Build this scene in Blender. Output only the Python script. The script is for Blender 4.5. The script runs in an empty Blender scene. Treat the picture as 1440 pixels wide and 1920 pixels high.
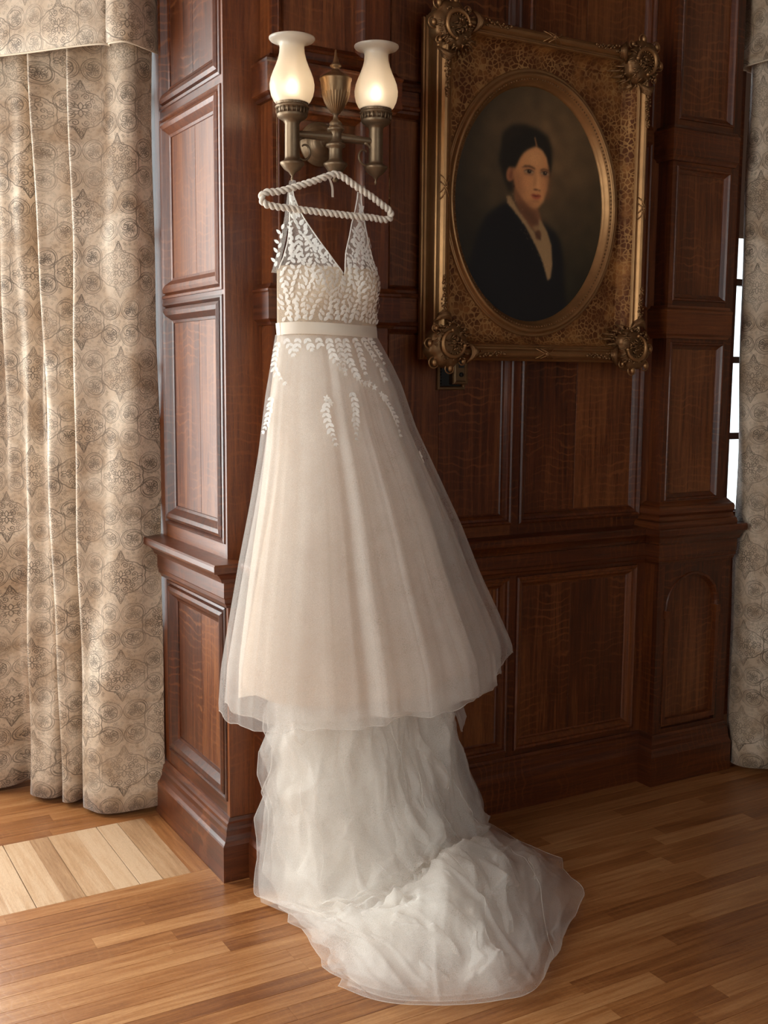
import bpy, math, random
import numpy as np
from mathutils import Vector, Matrix, noise as mnoise

random.seed(7)
S = bpy.context.scene
COL = S.collection
PI = math.pi

# ------------------------------------------------------------------ camera
cam_d = bpy.data.cameras.new('camera')
cam = bpy.data.objects.new('camera', cam_d); COL.objects.link(cam)
cam_d.sensor_fit = 'VERTICAL'; cam_d.sensor_height = 24.0
cam_d.lens = 24.0 * 2067.19 / 1920.0
cam_d.clip_start = 0.05
_r = (0.8664932902326241, -0.49912797106869977, 0.007787584907062909)
_u = (0.05453150993756942, 0.11015156027978773, 0.9924177286767186)
_b = (-0.49620126199534226, -0.8594986342425284, 0.12266378980554216)
cam.matrix_world = Matrix(((_r[0], _u[0], _b[0], -1.153), (_r[1], _u[1], _b[1], -2.93),
                           (_r[2], _u[2], _b[2], 1.5), (0, 0, 0, 1)))
S.camera = cam

# ------------------------------------------------------------------ world, lights, exposure
W = bpy.data.worlds.new('sky'); S.world = W; W.use_nodes = True
W.node_tree.nodes['Background'].inputs[0].default_value = (0.86, 0.93, 1.0, 1)
W.node_tree.nodes['Background'].inputs[1].default_value = 2.2
S.view_settings.view_transform = 'Standard'
S.view_settings.look = 'None'
S.view_settings.gamma = 1.0
S.view_settings.use_curve_mapping = False
S.view_settings.exposure = 0.24
S.cycles.transparent_max_bounces = 40
S.cycles.max_bounces = 10
S.cycles.diffuse_bounces = 5
S.cycles.transmission_bounces = 8
S.cycles.sample_clamp_indirect = 6.0


def area(name, loc, target, sx, sy, power, col):
    l = bpy.data.lights.new(name, 'AREA'); l.shape = 'RECTANGLE'; l.size = sx; l.size_y = sy
    l.energy = power; l.color = col
    o = bpy.data.objects.new(name, l); COL.objects.link(o); o.location = loc
    o.rotation_euler = (Vector(target) - Vector(loc)).to_track_quat('-Z', 'Y').to_euler()
    return o


# daylight entering through the openings of the bay and of the side wall
area('bay_window_daylight', (-1.42, 1.50, 1.75), (-1.42, 0.0, 1.75), 1.72, 2.3, 205, (0.97, 0.98, 1.0))
area('side_window_daylight', (-2.52, -1.05, 1.75), (0.0, -1.05, 1.75), 1.9, 2.2, 56, (1.0, 0.98, 0.94))
area('rear_fill_light', (0.2, -5.9, 1.9), (0.2, 0.0, 1.5), 3.0, 2.0, 14, (1.0, 0.95, 0.90))  # added fill light behind the camera, standing in for a rear window


# ------------------------------------------------------------------ node helpers and materials
def srgb(r, g, b):
    f = lambda c: (c / 255.0 / 12.92) if c / 255.0 <= 0.04045 else ((c / 255.0 + 0.055) / 1.055) ** 2.4
    return (f(r), f(g), f(b), 1.0)


class NT:
    def __init__(s, name):
        s.m = bpy.data.materials.new(name); s.m.use_nodes = True
        s.t = s.m.node_tree; s.t.nodes.clear()
        s.out = s.t.nodes.new('ShaderNodeOutputMaterial')

    def n(s, typ, _i=None, **kw):
        nd = s.t.nodes.new('ShaderNode' + typ)
        for k, v in kw.items():
            setattr(nd, k, v)
        for k, v in (_i or {}).items():
            if hasattr(v, 'is_output') or isinstance(v, bpy.types.NodeSocket):
                s.t.links.new(v, nd.inputs[k])
            else:
                nd.inputs[k].default_value = v
        return nd

    def math(s, op, a, b=0.0, c=None):
        i = {0: a, 1: b}
        if c is not None: i[2] = c
        return s.n('Math', i, operation=op).outputs[0]

    def mix(s, f, a, b, mode='MIX'):
        nd = s.t.nodes.new('ShaderNodeMix'); nd.data_type = 'RGBA'; nd.blend_type = mode
        for k, v in ((0, f), (6, a), (7, b)):
            if isinstance(v, bpy.types.NodeSocket): s.t.links.new(v, nd.inputs[k])
            else: nd.inputs[k].default_value = v
        return nd.outputs[2]

    def ramp(s, fac, stops):
        nd = s.n('ValToRGB', {0: fac}); e = nd.color_ramp.elements
        while len(e) < len(stops): e.new(0.5)
        for el, (p, c) in zip(e, stops):
            el.position = p; el.color = c
        return nd.outputs[0]

    def map(s, vec, scale, loc=(0, 0, 0), rot=(0, 0, 0)):
        return s.n('Mapping', {0: vec, 1: loc, 2: rot, 3: scale}).outputs[0]

    def noise(s, vec, scale, detail=3, rough=0.5, dist=0.0):
        return s.n('TexNoise', {'Vector': vec, 'Scale': scale, 'Detail': detail, 'Roughness': rough,
                                'Distortion': dist}).outputs[0]

    def bump(s, h, strength=0.3, dist=0.002):
        return s.n('Bump', {'Height': h, 'Strength': strength, 'Distance': dist}).outputs[0]

    def principled(s, **kw):
        nd = s.n('BsdfPrincipled', {k.replace('_', ' '): v for k, v in kw.items()})
        s.t.links.new(nd.outputs[0], s.out.inputs[0]); return nd

    def surf(s, sock):
        s.t.links.new(sock, s.out.inputs[0])


def oak(name, grain, dark, mid, light, rough=0.36, rays=0.5, var=0.35, seedoff=0.0, coat=0.55, crough=0.33):
    """grain: scale vector, small along the grain; boards differ through Object Info random"""
    m = NT(name)
    tc = m.n('TexCoord').outputs['Object']
    rnd = m.n('ObjectInfo').outputs['Random']
    off = m.n('CombineXYZ', {0: m.math('MULTIPLY', rnd, 7.0), 1: m.math('MULTIPLY', rnd, 13.0),
                             2: m.math('MULTIPLY_ADD', rnd, 9.0, seedoff)}).outputs[0]
    v = m.n('VectorMath', {0: tc, 1: off}, operation='ADD').outputs[0]
    g = m.map(v, grain)
    a = m.noise(g, 3.0, 5, 0.6, 0.6)
    fine = m.noise(g, 22.0, 3, 0.6, 0.2)
    big = m.noise(v, 2.6, 2, 0.5)
    t = m.math('ADD', m.math('MULTIPLY', a, 0.6), m.math('MULTIPLY', fine, 0.25))
    t = m.math('ADD', t, m.math('MULTIPLY', big, 0.25))
    t = m.math('ADD', t, m.math('MULTIPLY', m.math('SUBTRACT', rnd, 0.5), var * 0.5))
    c = m.ramp(t, [(0.34, dark), (0.55, mid), (0.78, light)])
    # medullary ray flecks of quarter-sawn oak
    w = m.n('TexWave', {'Vector': v, 'Scale': 11.0, 'Distortion': 11.0, 'Detail': 3.0,
                        'Detail Scale': 0.7, 'Detail Roughness': 0.55}, wave_type='BANDS',
            bands_direction='Z' if grain[2] < 5 else 'X').outputs[1]
    fl = m.ramp(w, [(0.78, (0, 0, 0, 1)), (0.98, (1, 1, 1, 1))])
    gate = m.ramp(m.noise(v, 5.0, 3, 0.6), [(0.42, (0, 0, 0, 1)), (0.66, (1, 1, 1, 1))])
    fm = m.math('MULTIPLY', m.math('MULTIPLY', fl, gate), rays)
    c = m.mix(fm, c, light)
    pore = m.ramp(m.noise(m.map(v, tuple(s * 3 for s in grain)), 30.0, 2, 0.5), [(0.32, (0.45, 0.45, 0.45, 1)), (0.46, (1, 1, 1, 1))])
    c = m.mix(0.65, c, pore, 'MULTIPLY')
    m.principled(Base_Color=c, Roughness=m.math('MULTIPLY_ADD', fine, 0.22, rough - 0.08),
                 Specular_IOR_Level=0.3, Coat_Weight=coat, Coat_Roughness=crough,
                 Normal=m.bump(m.math('ADD', fine, m.math('MULTIPLY', fl, -0.2)), 0.35, 0.0012))
    return m.m


OD, OM, OL = srgb(42, 17, 5), srgb(88, 40, 14), srgb(130, 71, 31)
OAK_V = oak('dark_oak_upright_grain', (26, 26, 1.3), OD, OM, OL)
OAK_H = oak('dark_oak_level_grain', (1.3, 1.3, 30), OD, OM, OL, seedoff=3.0)
OAK_P = oak('dark_oak_quarter_sawn_panel', (22, 22, 1.0), OD, srgb(92, 44, 17), srgb(144, 86, 44), rays=0.55)
FD, FM, FL = srgb(114, 66, 33), srgb(154, 99, 55), srgb(188, 136, 88)
FLOOR_X = oak('floor_oak_along_wall', (1.2, 24, 24), FD, FM, FL, rough=0.32, rays=0.1, var=0.55, coat=0.3, crough=0.25)
FLOOR_Y = oak('floor_oak_across', (24, 1.2, 24), srgb(146, 106, 72), srgb(182, 142, 104), srgb(202, 168, 134), rough=0.34, rays=0.1, var=1.0, coat=0.3, crough=0.25)


def simple(name, col, rough=0.5, metal=0.0, nz=0.0, nscale=40, **kw):
    m = NT(name); tc = m.n('TexCoord').outputs['Object']
    a = m.noise(tc, nscale, 4, 0.6)
    d = tuple(c * (1 - nz) for c in col[:3]) + (1,)
    c = m.mix(a, d, col)
    m.principled(Base_Color=c, Roughness=rough, Metallic=metal,
                 Normal=m.bump(a, 0.15, 0.001), **kw)
    return m.m


BRONZE = simple('aged_bronze', srgb(132, 108, 82), 0.45, 0.7, 0.4, 60)
BRASS = simple('antique_brass', srgb(142, 110, 76), 0.42, 0.75, 0.4, 50)
GOLD = simple('worn_gilding', srgb(184, 136, 88), 0.42, 0.75, 0.5, 22)
GOLD_D = simple('darkened_gilding', srgb(150, 108, 68), 0.48, 0.7, 0.6, 45)
BLACK = simple('blackened_metal', srgb(38, 32, 26), 0.6, 0.2, 0.3)
PLASTER = simple('warm_plaster', srgb(206, 190, 168), 0.9, 0, 0.08, 8)
WHITEWOOD = simple('painted_window_wood', srgb(196, 190, 180), 0.5, 0, 0.1, 15)
DARKWOOD = simple('dark_window_wood', srgb(96, 70, 56), 0.5, 0, 0.2, 15)
ROPE = simple('ivory_satin_cord', srgb(228, 214, 196), 0.75, 0, 0.12, 120, Sheen_Weight=0.3)
RIBBON = simple('ivory_satin_ribbon', srgb(222, 205, 185), 0.42, 0, 0.06, 60, Sheen_Weight=0.4)


def mat_glass():
    m = NT('window_glass')
    a = m.n('BsdfTransparent', {0: (0.93, 0.96, 0.95, 1)}).outputs[0]
    b = m.n('BsdfGlossy', {'Roughness': 0.02}).outputs[0]
    m.surf(m.n('MixShader', {0: 0.06, 1: a, 2: b}).outputs[0]); return m.m


def mat_frosted():
    m = NT('frosted_lamp_glass')
    tr = m.n('BsdfTranslucent', {0: srgb(252, 244, 232)}).outputs[0]
    df = m.n('BsdfDiffuse', {0: srgb(250, 240, 225)}).outputs[0]
    rf = m.n('BsdfRefraction', {'Color': srgb(255, 246, 230), 'Roughness': 0.78, 'IOR': 1.2}).outputs[0]
    gl = m.n('BsdfGlossy', {'Roughness': 0.35}).outputs[0]
    a = m.n('MixShader', {0: 0.55, 1: tr, 2: df}).outputs[0]
    b = m.n('MixShader', {0: 0.50, 1: a, 2: rf}).outputs[0]
    m.surf(m.n('MixShader', {0: 0.05, 1: b, 2: gl}).outputs[0]); return m.m


def mat_bulb():
    m = NT('lit_bulb')
    m.surf(m.n('Emission', {0: (1.0, 0.90, 0.76, 1), 1: 46.0}).outputs[0]); return m.m


def mat_tulle(name, col, alpha, weave=0.10):
    m = NT(name); tc = m.n('TexCoord').outputs['Object']
    n1 = m.noise(tc, 420.0, 2, 0.7)
    n2 = m.noise(tc, 9.0, 3, 0.5)
    f = m.math('ADD', m.math('MULTIPLY', m.math('SUBTRACT', n1, 0.5), weave * 2),
               m.math('MULTIPLY', m.math('SUBTRACT', n2, 0.5), 0.16))
    f = m.n('Clamp', {0: m.math('ADD', f, alpha)}).outputs[0]
    df = m.n('BsdfDiffuse', {0: col}).outputs[0]
    tl = m.n('BsdfTranslucent', {0: col}).outputs[0]
    cl = m.n('MixShader', {0: 0.42, 1: df, 2: tl}).outputs[0]
    tp = m.n('BsdfTransparent').outputs[0]
    m.surf(m.n('MixShader', {0: f, 1: tp, 2: cl}).outputs[0]); return m.m


TULLE = mat_tulle('ivory_tulle_sheer', srgb(252, 247, 240), 0.30)
TULLE_2 = mat_tulle('ivory_tulle_under', srgb(250, 243, 234), 0.40)
MESH_SHEER = mat_tulle('sheer_bodice_mesh', srgb(246, 236, 224), 0.30)
LACE = mat_tulle('ivory_lace_leaf', srgb(255, 252, 246), 0.97, 0.02)
LINING_W = mat_tulle('ivory_train_lining', srgb(248, 240, 230), 0.92, 0.03)
LINING = mat_tulle('champagne_lining', srgb(232, 210, 188), 0.95, 0.02)


# ------------------------------------------------------------------ mesh helpers
ORG = {}


def world_of(o):
    return ORG.get(o.name, Vector((0, 0, 0)))


def obj(name, verts, faces, mat, parent=None, smooth=False, uv=None, origin=None):
    """links one mesh object; verts are given in world coordinates"""
    base = world_of(parent) if parent is not None else Vector((0, 0, 0))
    o0 = Vector(origin) if origin is not None else base
    me = bpy.data.meshes.new(name)
    me.from_pydata([(v[0] - o0.x, v[1] - o0.y, v[2] - o0.z) for v in verts], [], faces)
    if uv is not None:
        l = me.uv_layers.new(name='map')
        idx = np.empty(len(me.loops), dtype=np.int32); me.loops.foreach_get('vertex_index', idx)
        l.data.foreach_set('uv', np.asarray(uv, dtype=np.float32)[idx].ravel())
    me.materials.append(mat)
    if smooth:
        me.polygons.foreach_set('use_smooth', [True] * len(me.polygons))
    me.update()
    o = bpy.data.objects.new(name, me); COL.objects.link(o)
    if parent is not None: o.parent = parent
    o.location = o0 - base
    ORG[o.name] = o0.copy()
    return o


def link_copy(src, name, mat4, parent):
    """another object that shares the mesh of src"""
    o = bpy.data.objects.new(name, src if isinstance(src, bpy.types.Mesh) else src.data)
    COL.objects.link(o); o.parent = parent
    base = world_of(parent)
    M = mat4.copy(); M.translation = M.translation - base
    o.matrix_local = M
    ORG[o.name] = mat4.translation.copy()
    return o


def empty(name, loc, label=None, cat=None, group=None, kind=None):
    o = bpy.data.objects.new(name, None); COL.objects.link(o); o.location = loc
    o.empty_display_size = 0.05
    ORG[o.name] = Vector(loc)
    return tag(o, label, cat, group, kind)


def tag(o, label=None, cat=None, group=None, kind=None):
    if label: o['label'] = label
    if cat: o['category'] = cat
    if group: o['group'] = group
    if kind: o['kind'] = kind
    return o


class MB:
    def __init__(s): s.v = []; s.f = []

    def add(s, v, f):
        b = len(s.v); s.v.extend([tuple(p) for p in v]); s.f.extend([tuple(i + b for i in q) for q in f]); return s

    def box(s, x0, x1, y0, y1, z0, z1):
        v = [(x, y, z) for x in (x0, x1) for y in (y0, y1) for z in (z0, z1)]
        return s.add(v, [(0, 1, 3, 2), (4, 6, 7, 5), (0, 4, 5, 1), (2, 3, 7, 6), (0, 2, 6, 4), (1, 5, 7, 3)])

    def grid(s, P, closed_u=False, closed_v=False):
        """P[i][j] rows of points"""
        n, m = len(P), len(P[0]); v = [p for r in P for p in r]; f = []
        for i in range(n if closed_u else n - 1):
            for j in range(m if closed_v else m - 1):
                a, b = i, (i + 1) % n; c, d = j, (j + 1) % m
                f.append((a * m + c, a * m + d, b * m + d, b * m + c))
        return s.add(v, f)

    def lathe(s, prof, c=(0, 0, 0), seg=28, axis=Vector((0, 0, 1)), flute=None):
        ax = Vector(axis).normalized()
        t = Vector((1, 0, 0)) if abs(ax.x) < 0.9 else Vector((0, 1, 0))
        e1 = ax.cross(t).normalized(); e2 = ax.cross(e1)
        P = []
        for r, h in prof:
            row = []
            for k in range(seg):
                a = 2 * PI * k / seg; rr = r
                if flute: rr = r * (1 + flute(h, a))
                row.append(Vector(c) + ax * h + e1 * (rr * math.cos(a)) + e2 * (rr * math.sin(a)))
            P.append(row)
        return s.grid(P, closed_v=True)

    def tube(s, path, rad, seg=8, closed=False, lobes=None):
        path = [Vector(p) for p in path]; n = len(path); P = []
        up = Vector((0.13, 0.21, 0.97)); prev = None
        for i, p in enumerate(path):
            a = path[(i - 1) % n] if (closed or i > 0) else p
            b = path[(i + 1) % n] if (closed or i < n - 1) else p
            t = (b - a).normalized()
            if prev is None: e = t.cross(up).normalized()
            else: e = (prev - t * prev.dot(t)).normalized()
            prev = e; g = t.cross(e)
            r = rad[i] if hasattr(rad, '__len__') else rad
            row = []
            for k in range(seg):
                an = 2 * PI * k / seg
                rr = r * (lobes(i, an) if lobes else 1)
                row.append(p + e * (rr * math.cos(an)) + g * (rr * math.sin(an)))
            P.append(row)
        s.grid(P, closed_u=closed, closed_v=True)
        if not closed:
            b = len(s.v); s.v.extend([tuple(path[0]), tuple(path[-1])])
            r0 = b - n * seg; r1 = b - seg
            for k in range(seg):
                s.f.append((b, r0 + (k + 1) % seg, r0 + k)); s.f.append((b + 1, r1 + k, r1 + (k + 1) % seg))
        return s

    def sphere(s, c, r, seg=10, rings=6, sc=(1, 1, 1)):
        c = Vector(c); P = []
        for i in range(rings + 1):
            th = PI * i / rings
            P.append([c + Vector((r * sc[0] * math.sin(th) * math.cos(2 * PI * k / seg),
                                  r * sc[1] * math.sin(th) * math.sin(2 * PI * k / seg),
                                  r * sc[2] * math.cos(th))) for k in range(seg)])
        return s.grid(P, closed_v=True)

    def sweep(s, path, prof, closed=False):
        """profile (out, z) along a plan polyline with mitred corners; outward lies to the right of travel"""
        n = len(path); P = []
        for i in range(n):
            p = Vector(path[i])
            ds = []
            if i > 0 or closed: ds.append((p - Vector(path[i - 1])).normalized())
            if i < n - 1 or closed: ds.append((Vector(path[(i + 1) % n]) - p).normalized())
            ns = [Vector((d.y, -d.x)) for d in ds]
            if len(ns) == 1: m = ns[0]
            else:
                m = (ns[0] + ns[1]); m = m / max(m.dot(ns[0]), 0.2)
            P.append([(p.x + m.x * o, p.y + m.y * o, z) for o, z in prof])
        s.grid(P, closed_u=closed)
        return s

    def make(s, name, mat, parent=None, smooth=False, uv=None, origin=None):
        return obj(name, s.v, s.f, mat, parent, smooth, uv, origin)


class Face:
    """a vertical wall face: point (s, z, out) -> world"""
    def __init__(f, p, sdir, odir): f.p = Vector(p); f.s = Vector(sdir); f.o = Vector(odir)

    def __call__(f, s, z, o):
        q = f.p + f.s * s + f.o * o; return (q.x, q.y, z)

    def box(f, mb, s0, s1, z0, z1, o0, o1):
        a = f(s0, z0, o0); b = f(s1, z1, o1)
        return mb.box(min(a[0], b[0]), max(a[0], b[0]), min(a[1], b[1]), max(a[1], b[1]), z0, z1)

    def loops(f, mb, s0, s1, z0, z1, prof):
        """mitred moulding round a rectangle; prof = (inset, out)"""
        R = []
        for i, o in prof:
            R.append([f(s0 + i, z0 + i, o), f(s1 - i, z0 + i, o), f(s1 - i, z1 - i, o), f(s0 + i, z1 - i, o)])
        return mb.grid(R, closed_v=True)


MOULD = [(-0.004, 0.0), (-0.003, 0.007), (0.003, 0.010), (0.009, 0.008), (0.012, 0.001), (0.020, 0.0),
         (0.028, -0.008), (0.031, -0.014), (0.036, -0.016), (0.037, -0.022)]
MOULD_BIG = [(-0.006, 0.0), (-0.005, 0.004), (0.002, 0.006), (0.006, 0.0), (0.009, -0.004), (0.012, 0.006), (0.022, 0.011),
             (0.034, 0.008), (0.043, -0.002), (0.050, -0.010), (0.058, -0.012), (0.060, -0.020)]
MOULD_S = [(-0.002, 0.0), (0.0, 0.004), (0.006, 0.003), (0.010, -0.004), (0.018, -0.010), (0.022, -0.012), (0.023, -0.020)]


def panelled(face, parent, s0, s1, z0, z1, joints=(), prof=MOULD, mat=None, depth=-0.016):
    """one recessed panel of boards inside a moulding"""
    mb = MB(); face.loops(mb, s0, s1, z0, z1, prof); mb.make('panel_moulding', OAK_V, parent)
    ins = prof[-1][0] - 0.004
    cuts = [s0 + ins] + list(joints) + [s1 - ins]
    for a, b in zip(cuts, cuts[1:]):
        mb = MB(); g = 0.0011
        # board with slightly eased long edges
        R = [[face(a, z0 + ins, depth - 0.006), face(b, z0 + ins, depth - 0.006), face(b, z1 - ins, depth - 0.006), face(a, z1 - ins, depth - 0.006)],
             [face(a + g * 0.5, z0 + ins, depth - 0.001), face(b - g * 0.5, z0 + ins, depth - 0.001), face(b - g * 0.5, z1 - ins, depth - 0.001), face(a + g * 0.5, z1 - ins, depth - 0.001)],
             [face(a + g * 1.6, z0 + ins, depth), face(b - g * 1.6, z0 + ins, depth), face(b - g * 1.6, z1 - ins, depth), face(a + g * 1.6, z1 - ins, depth)]]
        mb.grid(R, closed_v=True); k = len(mb.v) - 4; mb.f.append((k, k + 1, k + 2, k + 3)); mb.f.append((0, 3, 2, 1))
        mb.make('panel_board', mat or OAK_P, parent)


def framework(face, parent, s0, s1, z0, z1, cols, rows, th=0.022):
    """stiles and rails that leave the openings cols x rows free"""
    xs = [s0] + [v for c in cols for v in c] + [s1]
    for k in range(0, len(xs), 2):
        if xs[k + 1] - xs[k] > 0.002:
            mb = MB(); face.box(mb, xs[k], xs[k + 1], z0, z1, -th, 0.0); mb.make('stile', OAK_V, parent)
    zs = [z0] + [v for r in rows for v in r] + [z1]
    for c in cols:
        for k in range(0, len(zs), 2):
            if zs[k + 1] - zs[k] > 0.002:
                mb = MB(); face.box(mb, c[0], c[1], zs[k], zs[k + 1], -th, -0.0004); mb.make('rail', OAK_H, parent)


# ------------------------------------------------------------------ room shell
ZT = 3.05
XL_, XR_, YB_, YF_ = -2.47, 4.6, -5.8, 1.38


def struct(name, mb, mat, parent=None):
    o = mb.make(name, mat, parent)
    if parent is None: o['kind'] = 'structure'
    return o


struct('ceiling', MB().box(XL_ - .1, XR_ + .1, YB_ - .1, 2.2, ZT + 0.25, ZT + 0.35), OAK_H)
# side wall with its window opening
mb = MB()
mb.box(XL_ - .1, XL_, YB_, 2.2, 0, 0.6).box(XL_ - .1, XL_, YB_, 2.2, 2.9, ZT + .25)
mb.box(XL_ - .1, XL_, YB_, -2.1, 0.6, 2.9).box(XL_ - .1, XL_, 0.0, 2.2, 0.6, 2.9)
struct('wall_side', mb, OAK_V)
mb = MB()
mb.box(XL_, XR_, YB_ - .1, YB_, 0, 0.8).box(XL_, XR_, YB_ - .1, YB_, 3.0, ZT + .25)
mb.box(XL_, -1.4, YB_ - .1, YB_, 0.8, 3.0).box(1.8, XR_, YB_ - .1, YB_, 0.8, 3.0)
struct('wall_rear', mb, OAK_V)
struct('wall_right', MB().box(XR_, XR_ + .1, YB_, 2.2, 0, ZT + .25), OAK_V)

# bay at the left: wall around window_2, and the diagonal window_1 behind the curtain
mb = MB()
mb.box(XL_, -0.46, 1.38, 1.48, 0, 0.55).box(XL_, -0.46, 1.38, 1.48, 2.95, ZT + .25)
mb.box(XL_, -2.34, 1.38, 1.48, 0.55, 2.95).box(-0.54, -0.44, 1.38, 1.48, 0.55, 2.95)
v = [(x, y, z) for x, y in ((0.10, 0.66), (-0.46, 1.38), (-0.40, 1.45), (0.18, 0.70)) for z in (0, 0.55)]
mb.add(v, [(0, 1, 3, 2), (2, 3, 5, 4), (4, 5, 7, 6), (6, 7, 1, 0), (1, 7, 5, 3), (0, 2, 4, 6)])
v = [(x, y, z + 2.95) for x, y, z in v]; mb.add(v, [(0, 1, 3, 2), (2, 3, 5, 4), (4, 5, 7, 6), (6, 7, 1, 0), (1, 7, 5, 3), (0, 2, 4, 6)])
struct('wall_bay', mb, OAK_V)


def window(name, p0, p1, z0, z1, nx, nz, mat, th=0.05):
    """framed window between two plan points with glazing bars and panes"""
    p0 = Vector((*p0, 0)); p1 = Vector((*p1, 0)); d = (p1 - p0); L = d.length; d.normalize()
    nrm = Vector((d.y, -d.x, 0))
    root = empty(name, (p0 + p1) / 2 + Vector((0, 0, z0)), kind='structure')

    def bar(s0, s1, a, b, t, nm, parent, m):
        mb = MB(); v = []
        for s in (s0, s1):
            for o in (-t / 2, t / 2):
                for z in (a, b):
                    q = p0 + d * s + nrm * o; v.append((q.x, q.y, z))
        mb.add(v, [(0, 1, 3, 2), (4, 6, 7, 5), (0, 4, 5, 1), (2, 3, 7, 6), (0, 2, 6, 4), (1, 5, 7, 3)])
        return mb.make(nm, m, parent)
    fr = 0.05
    bar(0, fr, z0, z1, th, 'jamb', root, mat); bar(L - fr, L, z0, z1, th, 'jamb', root, mat)
    bar(fr, L - fr, z0, z0 + fr, th, 'sill', root, mat); bar(fr, L - fr, z1 - fr, z1, th, 'head', root, mat)
    for k in range(1, nx):
        s = fr + (L - 2 * fr) * k / nx; bar(s - .012, s + .012, z0 + fr, z1 - fr, th * .6, 'glazing_bar', root, mat)
    for k in range(1, nz):
        z = z0 + fr + (z1 - z0 - 2 * fr) * k / nz; bar(fr, L - fr, z - .014, z + .014, th * .6, 'glazing_bar', root, mat)
    for i in range(nx):
        for k in range(nz):
            a = fr + (L - 2 * fr) * i / nx; b = fr + (L - 2 * fr) * (i + 1) / nx
            c = z0 + fr + (z1 - z0 - 2 * fr) * k / nz; e = z0 + fr + (z1 - z0 - 2 * fr) * (k + 1) / nz
            bar(a, b, c, e, .004, 'pane', root, GLASS)
    return root


GLASS = mat_glass()
BLIND = simple('tan_window_blind', srgb(150, 124, 104), 0.8, 0, 0.1, 10)
window('window_1', (0.12, 0.70), (-0.42, 1.40), 0.55, 2.95, 2, 5, WHITEWOOD)
window('window_2', (-0.54, 1.43), (-2.34, 1.43), 0.55, 2.95, 4, 4, WHITEWOOD)
window('window_3', (-2.52, 0.0), (-2.52, -2.1), 0.6, 2.9, 4, 4, WHITEWOOD)
window('fill_window_4', (-1.4, -5.85), (1.8, -5.85), 0.8, 3.0, 5, 4, WHITEWOOD)  # unseen window added in the rear wall to hold the fill light
# right bay
w5 = window('window_5', (3.10, 0.50), (2.28, 0.50), 0.87, 2.95, 1, 6, DARKWOOD)
mb = MB(); mb.box(2.30, 3.08, 0.455, 0.462, 2.10, 2.93); mb.tube([(2.30, .4585, 2.10), (3.08, .4585, 2.10)], 0.012, 8); mb.make('blind', BLIND, w5)
mb = MB(); mb.box(2.12, 3.2, 0.47, 0.53, 0, 0.92).box(3.10, XR_, 0.45, 0.55, 0, ZT + .25).box(2.12, 3.2, 0.45, 0.55, 3.0, ZT + .25)
struct('wall_bay_right', mb, OAK_V)

# ------------------------------------------------------------------ panelled walls
F_LEFT = Face((0.035, 0.0, 0), (0, 1, 0), (-1, 0, 0))
F_PIER = Face((0.0, 0.035, 0), (1, 0, 0), (0, -1, 0))
F_PILL = Face((0.0, -0.045, 0), (1, 0, 0), (0, -1, 0))
F_MAIN = Face((0.0, 0.07, 0), (1, 0, 0), (0, -1, 0))
F_PILR = Face((0.0, 0.0, 0), (1, 0, 0), (0, -1, 0))

wl = struct('wall_left', MB().box(0.062, 0.14, 0.062, 0.66, 0, ZT + .25), OAK_V)
rowsL = [(0.235, 0.815), (1.015, 1.72), (1.745, 2.295), (2.33, 2.98)]
framework(F_LEFT, wl, 0.0555, 0.62, 0.0, ZT + .25, [(0.056, 0.565)], rowsL, th=0.03)
for k, r in enumerate(rowsL):
    panelled(F_LEFT, wl, 0.056, 0.564, r[0], r[1], joints=[(0.30, 0.285, 0.30, 0.31)[k]], prof=MOULD_BIG)
# narrow front of the pier, and the return beyond the window side
mb = MB(); F_PIER.box(mb, 0.035, 0.16, 0.0, ZT + .25, -0.020, 0.0); mb.make('corner_stile', OAK_V, wl)
mb = MB().box(0.035, 0.14, 0.6205, 0.68, 0, ZT + .25); mb.make('window_reveal', OAK_V, wl)

wb = struct('wall_back', MB().box(0.15, 2.105, 0.098, 0.2, 0, ZT + .25), OAK_V)
rowsM = [(0.205, 0.815), (1.005, 1.665), (1.745, 2.315), (2.365, 3.02)]
framework(F_MAIN, wb, 0.50, 1.71, 0.0, ZT + .25, [(0.565, 1.072), (1.108, 1.652)], rowsM)
for k, r in enumerate(rowsM):
    panelled(F_MAIN, wb, 0.566, 1.071, r[0], r[1], joints=[0.79], prof=MOULD)
    panelled(F_MAIN, wb, 1.109, 1.651, r[0], r[1], joints=[1.36], prof=MOULD)
mb = MB(); F_MAIN.box(mb, 2.0, 2.105, 0, ZT + .25, -0.05, 0.0); mb.make('window_stile', OAK_V, wb)


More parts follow.
